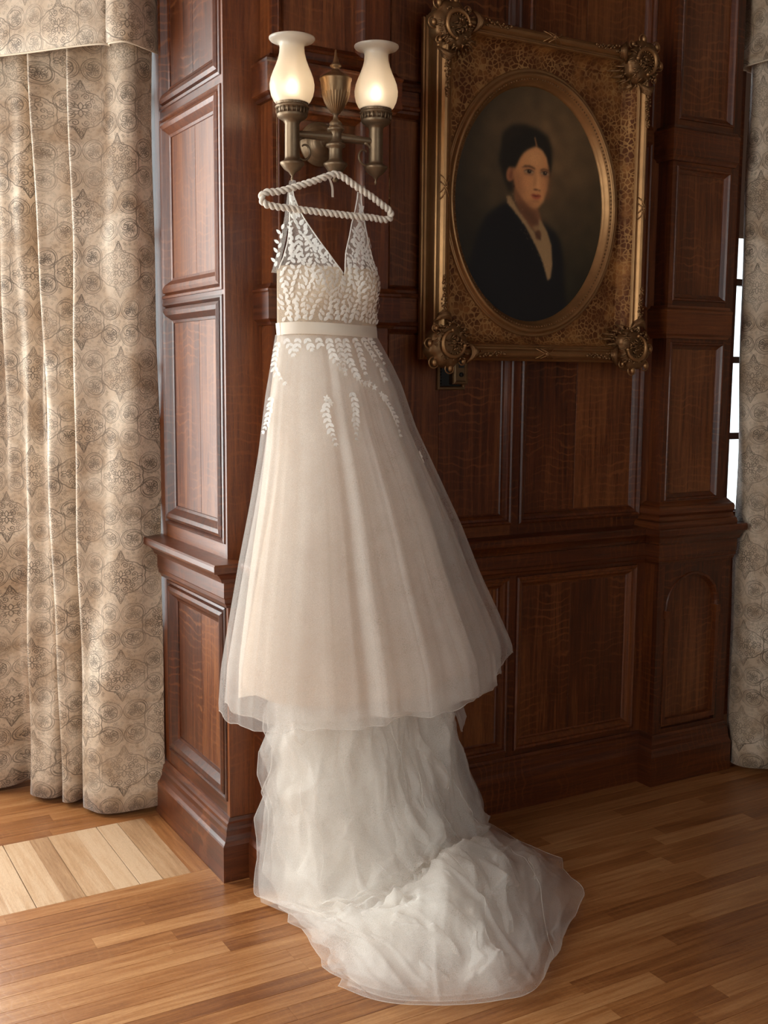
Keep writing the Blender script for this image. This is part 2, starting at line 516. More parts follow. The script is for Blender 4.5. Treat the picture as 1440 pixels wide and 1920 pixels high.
def pilaster(face, x0, x1, px0, px1, ped_x0, ped_x1, yw, arch, bx1, sx1):
    """a pilaster and its members"""
    root = empty('trim_2' if arch else 'trim_1', (x0, face.p.y, 0), kind='structure')
    d = yw - face.p.y
    # pedestal
    rows = [(0.235, 0.80)]
    mb = MB(); face.box(mb, ped_x0, ped_x1, 0, 0.86, -d, -0.022); mb.make('pedestal', OAK_V, root)
    a, b = ped_x0 + 0.030, ped_x1 - 0.045
    for s0, s1 in ((ped_x0, a), (b, ped_x1)):
        mb = MB(); face.box(mb, s0, s1, 0, 0.86, -0.022, 0); mb.make('stile', OAK_V, root)
    for c0, c1 in ((0.0, 0.2), (0.82, 0.86)):
        mb = MB(); face.box(mb, a, b, c0, c1, -0.022, -0.0004); mb.make('rail', OAK_H, root)
    if arch:
        cx = (a + b) / 2; R = (b - a) / 2 - 0.012; zc = 0.785 - R
        mb = MB(); face.box(mb, a, b, 0.2, 0.82, -0.0219, -0.018); mb.make('panel_board', OAK_P, root)
        mb = MB(); n = 24
        # spandrels above the arch
        top = []; bot = []
        for k in range(n + 1):
            t = PI - PI * k / n
            top.append(face(cx + R * math.cos(t), 0.82, 0.0)); bot.append(face(cx + R * math.cos(t), zc + R * math.sin(t), 0.0))
        back = [face(cx + R * math.cos(PI - PI * k / n), zc + R * math.sin(PI - PI * k / n), -0.018) for k in range(n + 1)]
        mb.grid([top, bot, back])
        for s0, s1 in ((a, a + 0.012), (b - 0.012, b)):
            face.box(mb, s0, s1, 0.2, 0.82, -0.018, 0.0)
        mb.make('arch_spandrel', OAK_V, root)
        mb = MB(); P = []
        for k in range(n + 1):
            t = PI - PI * k / n
            row = []
            for dr, o in ((0.002, 0.0), (0.0, 0.005), (-0.008, 0.004), (-0.014, -0.006), (-0.016, -0.018)):
                row.append(face(cx + (R + dr) * math.cos(t), zc + (R + dr) * math.sin(t), o))
            P.append(row)
        mb.grid(P); mb.make('arch_moulding', OAK_V, root)
        mb = MB()
        for s0, s1 in ((a + 0.010, a + 0.026), (b - 0.026, b - 0.010)):
            face.box(mb, s0, s1, 0.235, zc, -0.018, 0.003)
            face.box(mb, s0 - 0.004, s1 + 0.004, zc - 0.03, zc, -0.018, 0.008)
        face.box(mb, a + 0.010, b - 0.010, 0.215, 0.235, -0.018, 0.003)
        mb.make('arch_jamb', OAK_V, root)
    else:
        panelled(face, root, a, b, 0.2, 0.82, prof=MOULD)
    # shaft
    mb = MB(); face.box(mb, x0, x1, 0.9, ZT + .25, -d, -0.020); mb.make('shaft', OAK_V, root)
    for s0, s1 in ((x0, px0), (px1, x1)):
        mb = MB(); face.box(mb, s0, s1, 0.9, ZT + .25, -0.020, 0); mb.make('stile', OAK_V, root)
    rr = [(1.06, 1.625), (1.775, 2.235), (2.395, 3.0)]
    zs = [0.9] + [v for r in rr for v in r] + [ZT + .25]
    for k in range(0, len(zs), 2):
        mb = MB(); face.box(mb, px0, px1, zs[k], zs[k + 1], -0.020, -0.0004); mb.make('rail', OAK_H, root)
    for r in rr:
        panelled(face, root, px0, px1, r[0], r[1], prof=MOULD_S)
    plan = [(x0, yw), (x0, face.p.y), (bx1, face.p.y)] + ([] if arch else [(bx1, yw)])
    for z0, z1 in ((1.640, 1.755), (2.252, 2.370)):
        pr = [(-0.004, z0), (0.012, z0), (0.016, z0 + 0.008), (0.027, z0 + 0.016), (0.027, z1 - 0.026),
              (0.030, z1 - 0.022), (0.030, z1 - 0.016), (0.018, z1 - 0.008), (0.014, z1), (-0.004, z1)]
        mb = MB().sweep(plan, pr); mb.make('band_block', OAK_H, root)
    # attic base of the shaft
    plan = [(x0, yw), (x0, face.p.y), (sx1, face.p.y)] + ([] if arch else [(sx1, yw)])
    pr = [(-0.004, 0.955), (0.050, 0.957), (0.055, 0.963), (0.056, 0.975), (0.050, 0.986), (0.040, 0.990), (0.036, 0.994),
          (0.031, 1.003), (0.036, 1.010), (0.040, 1.014), (0.040, 1.030), (0.034, 1.038), (0.022, 1.042), (0.012, 1.048), (-0.004, 1.056)]
    mb = MB().sweep(plan, pr); mb.make('shaft_base', OAK_H, root, smooth=False)
    return root


pilaster(F_PILL, 0.148, 0.520, 0.166, 0.436, 0.115, 0.520, 0.09, False, 0.520, 0.520)
pilaster(F_PILR, 1.690, 2.012, 1.712, 1.975, 1.696, 2.066, 0.09, True, 1.984, 2.03)

PLAN = [(0.035, 0.63), (0.035, 0.035), (0.115, 0.035), (0.115, -0.045), (0.52, -0.045), (0.52, 0.07), (1.696, 0.07),
        (1.696, 0.0), (2.072, 0.0)]
rail_prof = [(-0.004, 0.822), (0.006, 0.824), (0.010, 0.834), (0.016, 0.840), (0.017, 0.852), (0.020, 0.856), (0.020, 0.900),
             (0.030, 0.904), (0.034, 0.914), (0.044, 0.926), (0.054, 0.934), (0.066, 0.938), (0.068, 0.944), (0.068, 0.958),
             (0.064, 0.963), (0.020, 0.966), (-0.004, 0.967)]
struct('trim_3', MB().sweep(PLAN, rail_prof), OAK_H)
base_prof = [(-0.004, 0.185), (0.004, 0.184), (0.008, 0.174), (0.014, 0.170), (0.015, 0.160), (0.019, 0.152), (0.020, 0.136),
             (0.026, 0.122), (0.033, 0.114), (0.0355, 0.110), (0.0355, 0.0)]
base_prof = [(o, z) for o, z in reversed(base_prof)]
bb = MB().sweep(PLAN, base_prof[::-1]); struct('baseboard_back', bb, OAK_H)

# ------------------------------------------------------------------ floor
fl = struct('floor', MB().box(XL_, XR_, YB_, 2.2, -0.06, -0.012), BLACK)


def unit_plank(lx, ly):
    """a plank with eased edges, origin at its centre, top at z=0"""
    b = 0.0006; x, y = lx / 2 - 0.0001, ly / 2 - 0.0002
    bx, by = (0.0001, b) if lx > ly else (b, 0.0001)
    v = [(-x, -y, -.012), (x, -y, -.012), (x, y, -.012), (-x, y, -.012), (-x, -y, -b), (x, -y, -b), (x, y, -b), (-x, y, -b),
         (-x + bx, -y + by, 0), (x - bx, -y + by, 0), (x - bx, y - by, 0), (-x + bx, y - by, 0)]
    f = [(0, 1, 5, 4), (1, 2, 6, 5), (2, 3, 7, 6), (3, 0, 4, 7), (4, 5, 9, 8), (5, 6, 10, 9), (6, 7, 11, 10), (7, 4, 8, 11), (8, 9, 10, 11)]
    return v, f


PW = 0.061
rnd = random.Random(11)
plank_mesh = {}


def plank(cx, cy, lx, ly, mat, z=0.0):
    key = (round(lx, 2), round(ly, 3), mat.name)
    if key not in plank_mesh:
        v, f = unit_plank(key[0], ly)
        me = bpy.data.meshes.new('plank'); me.from_pydata(v, [], f); me.materials.append(mat); plank_mesh[key] = me
    o = bpy.data.objects.new('plank', plank_mesh[key]); COL.objects.link(o); o.parent = fl
    o.location = (cx, cy, z)


def plank_row(x0, x1, y, lens):
    x = x0 + rnd.uniform(-0.9, 0)
    while x < x1:
        L = rnd.choice(lens)
        a, b = max(x, x0), min(x + L, x1)
        a, b = round(a, 2), round(b, 2)
        if b - a > 0.02: plank((a + b) / 2, y, b - a, PW, FLOOR_X)
        x += L


LENS = (0.42, 0.56, 0.7, 0.84, 0.98, 1.26)
y = 0.115 - PW / 2
while y > -1.62:
    xl = -1.75 if y < -0.3 else -1.1
    xr = 2.6
    plank_row(xl, xr, y, LENS)
    y -= PW
# the remaining room floor, out of the photograph: one surface of joined boards
mb = MB()
yy = y
k = 0
while yy > YB_:
    a = XL_ + (k * 0.37) % 0.8
    xs = [XL_] + [a + i * 0.9 for i in range(9) if a + i * 0.9 < XR_] + [XR_]
    for p, q in zip(xs, xs[1:]):
        if q - p > 0.02:
            v, f = unit_plank(q - p, PW); mb.add([((p + q) / 2 + a_, yy + b_, c_) for a_, b_, c_ in v], f)
    yy -= PW; k += 1
yy = 0.115 - PW / 2
while yy > y + PW / 2:
    for p, q in ((XL_, -1.75 if yy < -0.3 else -1.1), (2.6, XR_)):
        v, f = unit_plank(q - p, PW); mb.add([((p + q) / 2 + a_, yy + b_, c_) for a_, b_, c_ in v], f)
    yy -= PW
mb.make('outlying_boards', FLOOR_X, fl)['kind'] = 'stuff'
# inlaid block of cross-laid boards in the left bay
x = -0.062
for wdt in (0.085, 0.07, 0.075, 0.085, 0.06, 0.08, 0.075, 0.085, 0.07, 0.08, 0.07, 0.085, 0.08):
    plank(x - wdt / 2, 0.115 + 0.2375, round(wdt, 2), 0.475, FLOOR_Y); x -= wdt
xe = x
FLOOR_B = oak('floor_oak_border', (24, 1.2, 24), FD, FM, FL, rough=0.34, rays=0.1, var=0.4, coat=0.3, crough=0.25)
plank(-0.031, 0.115 + 0.2375, 0.06, 0.475, FLOOR_B)
plank(0.045, 0.115 + 0.2375, 0.09, 0.475, FLOOR_B)
yy = 0.59 + PW / 2
while yy < 1.55:
    plank_row(-1.1, 0.12, yy, LENS); yy += PW
mb = MB(); v, f = unit_plank(XL_ * -1 + xe, 2.0)
mb.add([((XL_ + xe) / 2 + a_, 0.115 + 1.0 + b_, c_ - 0.001) for a_, b_, c_ in v], f)
v, f = unit_plank(XR_ - 2.0, 2.0); mb.add([((XR_ + 2.0) / 2 + a_, 1.115 + b_, c_ - 0.001) for a_, b_, c_ in v], f)
mb.make('outlying_boards', FLOOR_X, fl)['kind'] = 'stuff'


# ------------------------------------------------------------------ image painting helpers (numpy)
def blur(a, s):
    if s <= 0: return a
    r = int(s * 3) + 1; k = np.exp(-0.5 * (np.arange(-r, r + 1) / s) ** 2); k /= k.sum()
    for ax in (0, 1):
        pad = [(0, 0)] * a.ndim; pad[ax] = (r, r)
        b = np.pad(a, pad, mode='edge'); out = np.zeros_like(a)
        for i, w in enumerate(k):
            sl = [slice(None)] * a.ndim; sl[ax] = slice(i, i + a.shape[ax]); out += w * b[tuple(sl)]
        a = out
    return a


def inpoly(X, Y, pts):
    m = np.zeros(X.shape, bool); n = len(pts)
    for i in range(n):
        (x1, y1), (x2, y2) = pts[i], pts[(i + 1) % n]
        if y1 == y2: continue
        c = ((y1 > Y) != (y2 > Y)) & (X < (x2 - x1) * (Y - y1) / (y2 - y1) + x1); m ^= c
    return m


def to_image(name, rgb):
    h, w = rgb.shape[:2]
    im = bpy.data.images.new(name, w, h)
    px = np.ones((h, w, 4), np.float32); px[..., :3] = rgb[::-1]
    im.pixels.foreach_set(px.ravel()); im.update(); im.pack(); return im


def portrait_image():
    w, h = 600, 760
    Y, X = np.mgrid[0:h, 0:w].astype(np.float64); X = X * 1212 / w; Y = Y * 1933 / h
    rs = np.random.RandomState(3)
    img = np.zeros((h, w, 3)); bg = np.array([98, 76, 54.]); dk = np.array([38, 34, 24.])
    g = np.clip(1.0 - np.hypot((X - 760) / 1000, (Y - 500) / 1150), 0, 1)[..., None] ** 1.1
    img[:] = dk + (bg - dk) * g * 1.15
    cl = blur(rs.rand(h, w), 14); cl = (cl - cl.mean()) / cl.std(); img *= (1 + 0.05 * cl)[..., None]

    def poly(pts, col, s=3, a=1.0):
        nonlocal img
        m = blur(inpoly(X, Y, pts).astype(float), s)[..., None] * a; img = img * (1 - m) + np.array(col, float) * m

    def ell(cx, cy, rx, ry, col, s=3, a=1.0, rot=0):
        nonlocal img
        c, q = math.cos(rot), math.sin(rot); dx = X - cx; dy = Y - cy
        m = (((dx * c + dy * q) / rx) ** 2 + ((-dx * q + dy * c) / ry) ** 2 < 1).astype(float)
        m = blur(m, s)[..., None] * a; img = img * (1 - m) + np.array(col, float) * m
    hair = (30, 25, 18)
    poly([(360, 520), (370, 420), (440, 345), (540, 325), (650, 350), (730, 400), (765, 500), (765, 600), (740, 640), (600, 560), (500, 700), (470, 860), (430, 880), (380, 760), (345, 640)], hair, 7)
    ell(470, 440, 70, 60, (52, 42, 30), 16, 0.5)
    # shoulders and dark jacket
    poly([(410, 950), (330, 1010), (250, 1090), (190, 1230), (150, 1400), (120, 1560), (150, 1933), (940, 1933), (890, 1600), (880, 1400), (850, 1230), (790, 1150), (710, 1095), (640, 1050), (560, 1000)], (19, 18, 19), 8)
    poly([(470, 800), (470, 920), (540, 1080), (640, 1180), (700, 1150), (690, 1060), (660, 980), (640, 900)], (122, 82, 58), 4)
    poly([(470, 940), (520, 1030), (610, 1130), (690, 1130), (640, 1030), (560, 960)], (84, 54, 38), 9, 0.8)
    lace = (142, 114, 86)
    poly([(412, 905), (418, 965), (470, 1020), (560, 1130), (640, 1270), (700, 1390), (735, 1500), (752, 1565), (778, 1540), (790, 1430), (778, 1270), (740, 1160), (690, 1080), (668, 1060), (675, 1150), (690, 1240), (600, 1130), (520, 1030), (440, 905)], lace, 3)
    poly([(620, 1130), (650, 1180), (700, 1230), (716, 1180), (680, 1110)], lace, 4, 0.8)
    ell(668, 1195, 24, 40, (82, 50, 34), 3, 0.8)
    for k in range(260):
        a = rs.rand(); xx = 430 + a * 330 + rs.randn() * 18; yy = 930 + a * 540 + rs.randn() * 26
        ell(xx, yy, 5, 7, (96, 76, 56) if k % 2 else (168, 140, 110), 0.8, 0.22) if (k % 4 == 0) else None
    # ear
    ell(440, 725, 34, 66, (150, 98, 68), 3, 1, 0.2); ell(444, 735, 15, 38, (96, 56, 40), 4, 0.7, 0.2)
    ell(466, 822, 8, 14, (40, 24, 18), 1.5)
    # face
    skin = (186, 130, 90)
    poly([(632, 478), (690, 505), (726, 560), (742, 640), (742, 740), (732, 830), (706, 920), (665, 972), (630, 985), (585, 968), (535, 915), (490, 850), (466, 790), (458, 720), (478, 650), (505, 585), (560, 520)], skin, 4)
    ell(500, 800, 40, 120, (120, 76, 52), 14, 0.6, -0.25)
    ell(735, 780, 18, 150, (112, 70, 48), 8, 0.55)
    ell(600, 960, 70, 26, (120, 76, 52), 9, 0.6)
    ell(620, 580, 60, 45, (208, 156, 112), 16, 0.7)
    ell(560, 790, 36, 42, (202, 138, 100), 14, 0.7); ell(704, 800, 20, 36, (190, 128, 90), 8, 0.6)
    # hair sweeping over the temples
    poly([(560, 400), (625, 425), (637, 480), (590, 500), (530, 545), (498, 610), (476, 668), (440, 680), (400, 640), (400, 520), (470, 430)], hair, 5)
    poly([(640, 430), (700, 450), (745, 520), (762, 640), (748, 740), (744, 640), (726, 565), (690, 510), (644, 482)], hair, 4)
    poly([(618, 418), (626, 416), (644, 484), (634, 490)], (150, 106, 76), 2, 0.9)
    # brows, eyes
    poly([(520, 672), (548, 648), (590, 645), (630, 662), (632, 674), (590, 660), (550, 662)], (58, 38, 26), 2.5, 0.85)
    poly([(672, 668), (700, 655), (734, 664), (738, 676), (704, 666), (676, 682)], (58, 38, 26), 2.5, 0.85)
    for cx, rx in ((582, 40), (708, 34)):
        ell(cx, 694, rx + 8, 24, (132, 86, 62), 5, 0.7)
        ell(cx, 695, rx, 14, (150, 124, 100), 2); ell(cx + 2, 693, 16, 16, (36, 24, 18), 1.5)
        poly([(cx - rx - 4, 696), (cx - 16, 678), (cx + 18, 677), (cx + rx + 4, 694), (cx + 16, 683), (cx - 16, 684)], (44, 26, 18), 1.5)
        ell(cx + 6, 688, 4, 4, (190, 170, 150), 1)
        ell(cx, 716, rx, 6, (120, 78, 56), 3, 0.6)
    # nose and mouth
    poly([(640, 690), (655, 690), (676, 800), (670, 834), (650, 840), (622, 824), (640, 800)], (206, 150, 108), 5, 0.7)
    poly([(632, 690), (642, 740), (636, 800), (618, 815), (628, 770)], (128, 82, 56), 5, 0.55)
    ell(640, 832, 20, 6, (74, 40, 28), 2, 0.85); ell(668, 835, 10, 5, (74, 40, 28), 2, 0.7)
    poly([(596, 880), (622, 868), (645, 874), (662, 868), (684, 880), (660, 888), (630, 888)], (132, 58, 44), 2.5)
    poly([(604, 884), (640, 884), (682, 882), (664, 904), (640, 910), (618, 902)], (156, 76, 58), 3)
    poly([(596, 880), (640, 882), (686, 879), (640, 887)], (66, 28, 22), 1.2)
    ell(640, 925, 34, 8, (124, 80, 56), 4, 0.6); ell(636, 952, 30, 16, (198, 142, 102), 7, 0.6)
    img *= (1 + 0.035 * rs.randn(h, w))[..., None]
    lin = np.clip(img * np.array([1.16, 1.12, 1.0]) / 255, 0, 1)
    return to_image('portrait_paint', blur(lin, 0.6))


def damask_image():
    """one repeat of the curtain print: 8 double-ringed medallions round two scrolled ogees"""
    w, h = 640, 800; Wm, Hm = 0.24, 0.30
    acc = np.zeros((h, w)); rs = np.random.RandomState(5)

    def stroke(pts, wid, amt=1.0):
        wid = wid * 1.3
        pts = np.array(pts)
        for (x0, y0), (x1, y1) in zip(pts, pts[1:]):
            cx, cy = (x0 + x1) / 2, (y0 + y1) / 2; r = math.hypot(x1 - x0, y1 - y0) / 2 + wid * 2.5
            i0, i1 = int((cy - r) / Hm * h), int((cy + r) / Hm * h) + 2
            j0, j1 = int((cx - r) / Wm * w), int((cx + r) / Wm * w) + 2
            I, J = np.mgrid[i0:i1, j0:j1]; yy = I / h * Hm; xx = J / w * Wm
            dx, dy = x1 - x0, y1 - y0; L = dx * dx + dy * dy + 1e-12
            t = np.clip(((xx - x0) * dx + (yy - y0) * dy) / L, 0, 1)
            d = np.hypot(xx - x0 - t * dx, yy - y0 - t * dy)
            a = np.clip((wid - d) / 0.0005 + 0.5, 0, 1) * amt
            np.maximum.at(acc, (I % h, J % w), a)

    def arc(cx, cy, r, a0, a1, wid, n=14, ry=None, amt=1.0):
        stroke([(cx + r * math.cos(a0 + (a1 - a0) * k / n), cy + (ry or r) * math.sin(a0 + (a1 - a0) * k / n)) for k in range(n + 1)], wid, amt)

    def spiral(cx, cy, r, a0, turns, wid, sgn=1, n=22, amt=1.0):
        stroke([(cx + r * (1 - .85 * k / n) * math.cos(a0 + sgn * turns * 2 * PI * k / n),
                 cy + r * (1 - .85 * k / n) * math.sin(a0 + sgn * turns * 2 * PI * k / n)) for k in range(n + 1)], wid, amt)

    def leaf(cx, cy, ang, L, wd, wid):
        c, s = math.cos(ang), math.sin(ang); up = []; dn = []
        for k in range(7):
            t = k / 6; o = wd * math.sin(PI * t) ** 0.8
            up.append((cx + c * L * t - s * o, cy + s * L * t + c * o)); dn.append((cx + c * L * t + s * o, cy + s * L * t - c * o))
        stroke(up, wid); stroke(dn, wid)

    def medallion(cx, cy, flip):
        R = 0.0305
        arc(cx, cy, R * 1.02, 0, 2 * PI, .0007, 26); arc(cx, cy, R * .88, 0, 2 * PI, .0005, 24, amt=.85)
        arc(cx + .003 * flip, cy, R * .74, 0.3, 5.6, .0008, 22)
        for k in range(6):
            a = 2 * PI * k / 6 + .3
            spiral(cx + .0105 * math.cos(a), cy + .0105 * math.sin(a), .0062, a, 1.1, .0006, flip if k % 2 else -flip, 12)
            leaf(cx + .003 * math.cos(a + .5), cy + .003 * math.sin(a + .5), a + .5, .014, .0026, .0005)
        arc(cx, cy, .003, 0, 2 * PI, .0011, 8)

    def ogee(cx, cy):
        hw, hh = .064, .080
        for sx in (1, -1):
            for sy in (1, -1):
                P = []
                for k in range(15):
                    t = k / 14
                    x = hw * (1 - t); yv = hh * t
                    b = .009 * math.sin(2 * PI * t); lob = .004 * abs(math.sin(3 * PI * t))
                    P.append((cx + sx * (x + b + lob), cy + sy * (yv + b * .6 + lob)))
                stroke(P, .0009); P2 = [(cx + (a - cx) * .86, cy + (c - cy) * .86) for a, c in P]; stroke(P2, .0005, .8)
                spiral(cx + sx * .020, cy + sy * .014, .0105, PI / 2 * sy, 1.5, .0008, sx * sy)
                spiral(cx + sx * .012, cy + sy * .036, .0100, 0, 1.5, .0008, -sx * sy)
                spiral(cx + sx * .036, cy + sy * .008, .0075, PI, 1.3, .0007, sx * sy)
                spiral(cx + sx * .030, cy + sy * .024, .0085, 1.0, 1.4, .0007, -sx * sy)
                leaf(cx + sx * .042, cy + sy * .004, 0 if sx > 0 else PI, .016, .004, .0006)
                spiral(cx + sx * .016, cy + sy * .050, .0055, 2.0, 1.2, .0006, sx * sy)
                spiral(cx + sx * .007, cy + sy * .055, .0060, 0, 1.2, .0006, sx * sy)
                leaf(cx + sx * .004, cy + sy * .004, math.atan2(sy, sx), .016, .004, .0007)
                leaf(cx + sx * .024, cy + sy * .030, math.atan2(sy, sx * .6), .015, .0035, .0006)
        for k in range(4):
            leaf(cx, cy, PI / 2 * k, .020, .005, .0008)
        for sy in (1, -1):
            leaf(cx, cy + sy * .058, PI / 2 * sy, .016, .004, .0007)
    for ox, oy in ((0.12, 0.15), (0, 0)):
        ogee(ox, oy)
        for sx in (1, -1):
            for sy in (1, -1):
                medallion(ox + sx * .0325, oy + sy * .112, sx)
    # second ring of medallions beside the side points of each ogee
    for ox, oy in ((0.12, 0.15), (0, 0)):
        for sx in (1, -1):
            for sy in (1, -1):
                spiral(ox + sx * .098, oy + sy * .030, .011, 0, 1.4, .0008, sx * sy)
                leaf(ox + sx * .07, oy + sy * .02, math.atan2(sy, sx), .02, .004, .0006)
    for k in range(900):
        x, yv = rs.rand() * Wm, rs.rand() * Hm
        spiral(x, yv, .0028 + .003 * rs.rand(), rs.rand() * 6, 1.0, .0004, 1 if k % 2 else -1, 8, amt=.6)
    tile = blur(acc, .7)
    return to_image('damask_print', np.repeat(tile[..., None], 3, axis=2)), Wm, Hm


def mat_damask(name, base, shade, line):
    im, Wm, Hm = DAMASK
    m = NT(name); uv = m.n('TexCoord').outputs['UV']
    t = m.n('TexImage', {0: m.map(uv, (0.9 / Wm, 0.9 / Hm, 1))}, image=im, interpolation='Linear').outputs[0]
    im.colorspace_settings.name = 'Non-Color'
    worn = m.ramp(m.noise(uv, 7.0, 4, 0.6, 0.4), [(0.36, (0.5, 0.5, 0.5, 1)), (0.60, (1, 1, 1, 1))])
    sp = m.ramp(m.noise(uv, 210.0, 2, 0.6), [(0.50, (0, 0, 0, 1)), (0.56, (1, 1, 1, 1))])
    gate = m.ramp(m.noise(uv, 5.5, 4, 0.65, 0.6), [(0.50, (0, 0, 0, 1)), (0.66, (1, 1, 1, 1))])
    spk = m.math('MULTIPLY', m.math('MULTIPLY', sp, gate), 0.75)
    f = m.math('MAXIMUM', m.math('MULTIPLY', t, worn), spk)
    b = m.mix(m.ramp(m.noise(uv, 6.0, 4, 0.6, 0.8), [(0.35, (0, 0, 0, 1)), (0.65, (1, 1, 1, 1))]), shade, base)
    c = m.mix(m.math('MULTIPLY', f, 0.88), b, line)
    wv = m.noise(m.map(uv, (900, 900, 1)), 1.0, 2, 0.5)
    df = m.n('BsdfPrincipled', {'Base Color': c, 'Roughness': 0.62, 'Sheen Weight': 0.35, 'Sheen Roughness': 0.4,
                                'Normal': m.bump(m.math('ADD', m.math('MULTIPLY', wv, .4), f), 0.25, 0.0008)}).outputs[0]
    tl = m.n('BsdfTranslucent', {0: c}).outputs[0]
    m.surf(m.n('MixShader', {0: 0.10, 1: df, 2: tl}).outputs[0]); return m.m


DAMASK = damask_image()
CLOTH = mat_damask('damask_curtain_cloth', srgb(222, 201, 177), srgb(182, 153, 124), srgb(70, 55, 42))


# ------------------------------------------------------------------ curtains
def crom(P, n):
    """Catmull-Rom through rows of P (k x dim) sampled at n points"""
    P = np.array(P, float); k = len(P); t = np.linspace(0, k - 1, n); i = np.clip(t.astype(int), 0, k - 2); u = (t - i)[:, None]
    g = lambda j: P[np.clip(j, 0, k - 1)]
    p0, p1, p2, p3 = g(i - 1), g(i), g(i + 1), g(i + 2)
    return 0.5 * ((2 * p1) + (-p0 + p2) * u + (2 * p0 - 5 * p1 + 4 * p2 - p3) * u * u + (-p0 + 3 * p1 - 3 * p2 + p3) * u ** 3)


def curtain_mesh(P0, ed, nd, top, bot, z0, z1, nseg, nz, hem=None, uoff=0.0):
    T = crom(top, nseg); B = crom(bot, nseg)
    seg = np.hypot(*(np.diff((T + B) / 2, axis=0).T)); arc = np.concatenate([[0], np.cumsum(seg)])
    V = []; UV = []
    for k in range(nz):
        f = k / (nz - 1); z = z0 + (z1 - z0) * f
        g = f ** 0.85
        Q = B * (1 - g) + T * g
        for j in range(nseg):
            d, o = Q[j]
            w = 0.006 * math.sin(z * 4 + j * .11) + 0.004 * math.sin(z * 9 + j * .07)
            zz = z + (hem(d, o) * (1 - f) if hem else 0)
            p = P0 + ed * d + nd * (o + w)
            V.append((p.x, p.y, zz)); UV.append((arc[j] + uoff, z))
    F = []
    for k in range(nz - 1):
        for j in range(nseg - 1):
            a = k * nseg + j; F.append((a, a + 1, a + nseg + 1, a + nseg))
    return V, F, UV


ED = Vector((-0.626, 0.779, 0)); ND = Vector((-0.779, -0.626, 0)); CP = Vector((0.0, 0.56, 0))
topL = [(.036, -.06), (.044, -.02), (.06, .025), (.11, .02), (.16, .0), (.21, .03), (.252, .068), (.262, .02), (.275, -.01), (.33, .01),
        (.38, .04), (.408, .066), (.418, .01), (.44, -.03), (.455, -.07), (.475, .0), (.52, .03), (.57, .05), (.585, -.02), (.62, 0),
        (.68, .04), (.74, .05), (.76, -.03), (.80, 0), (.86, .04), (.88, .05)]
botL = [(.02, -.06), (.05, -.03), (.09, .01), (.14, .055), (.19, .075), (.25, .06), (.285, .045), (.297, -.03), (.31, -.04), (.34, .03),
        (.375, .045), (.39, .0), (.398, -.04), (.42, .02), (.47, .04), (.525, .03), (.545, -.05), (.60, -.06), (.63, .0), (.66, .03),
        (.70, .045), (.76, .04), (.78, -.04), (.82, .0), (.87, .04), (.92, .05), ]
V, F, UV = curtain_mesh(CP, ED, ND, topL, botL, 0.022, 2.72, 360, 40, hem=lambda d, o: -o * 0.12)
c = obj('curtain', V, F, CLOTH, None, True, UV, origin=(-0.3, 0.9, 0.02))
so = c.modifiers.new('thickness', 'SOLIDIFY'); so.thickness = 0.004
tag(c, 'beige damask curtain in deep folds left of the panelled corner', 'curtain', 'floor length damask curtains')


PIPE = simple('tan_piping', srgb(205, 184, 158), 0.7, 0, 0.1, 40)


def valance(name, P0, ed, nd, pts, z0, z1, label):
    root = empty(name, tuple(P0 + Vector((0, 0, z0))), label, 'valance', 'damask valances')
    T = crom(pts, 90); arc = np.concatenate([[0], np.cumsum(np.hypot(*(np.diff(T, axis=0).T)))])
    V = []; UV = []; n = 90
    for k in range(9):
        z = z0 + (z1 - z0) * k / 8
        for j in range(n):
            d, o = T[j]; p = P0 + ed * d + nd * (o + 0.004 * math.sin(k * .9 + j * .2))
            V.append((p.x, p.y, z)); UV.append((arc[j] + .07, z + .1))
    F = [(k * n + j, k * n + j + 1, (k + 1) * n + j + 1, (k + 1) * n + j) for k in range(8) for j in range(n - 1)]
    o = obj('valance_cloth', V, F, CLOTH, root, True, UV)
    s = o.modifiers.new('thickness', 'SOLIDIFY'); s.thickness = 0.006
    mb = MB(); path = []
    for j in range(0, n, 2):
        p = P0 + ed * T[j][0] + nd * (T[j][1]); path.append((p.x, p.y, z0 - .001))
    mb.tube(path, 0.0035, 6); mb.make('piping', PIPE, root, True)
    return root


valance('valance', CP, ED, ND, [(-.01, -.09), (-.004, .02), (.01, .10), (.04, .112), (.075, .105), (.085, .085), (.096, .11), (.2, .118), (.4, .112), (.7, .118), (1.0, .11)],
        2.505, 3.0, 'beige damask valance across the top of the left curtain')

# right curtain on the far side of the window gap
EDR = Vector((0.10, -0.995, 0)).normalized(); NDR = Vector((-0.995, -0.10, 0)).normalized(); CR = Vector((2.122, 0.045, 0))
topR = [(-.01, .02), (.01, .035), (.04, .03), (.065, .0), (.08, -.02), (.12, .0), (.17, .03), (.21, .03), (.24, -.02), (.28, 0), (.34, .04), (.40, .03), (.43, -.03), (.5, .03)]
botR = [(.02, .0), (.05, .02), (.09, .045), (.14, .05), (.18, .02), (.21, -.01), (.24, .02), (.29, .045), (.33, .03), (.36, -.02), (.40, 0), (.45, .04), (.50, .03), (.55, .03)]
V, F, UV = curtain_mesh(CR, EDR, NDR, topR, botR, 0.022, 2.78, 150, 40, uoff=0.05)
c = obj('curtain', V, F, CLOTH, None, True, UV, origin=(2.15, 0.0, 0.02))
so = c.modifiers.new('thickness', 'SOLIDIFY'); so.thickness = 0.004
tag(c, 'beige damask curtain at the right edge beside the window gap', 'curtain', 'floor length damask curtains')
valance('valance', CR, EDR, NDR, [(-.03, -.02), (-.028, .03), (-.02, .055), (.02, .07), (.12, .075), (.25, .08), (.5, .08)], 2.625, 3.05,
        'beige damask valance end at the upper right edge')

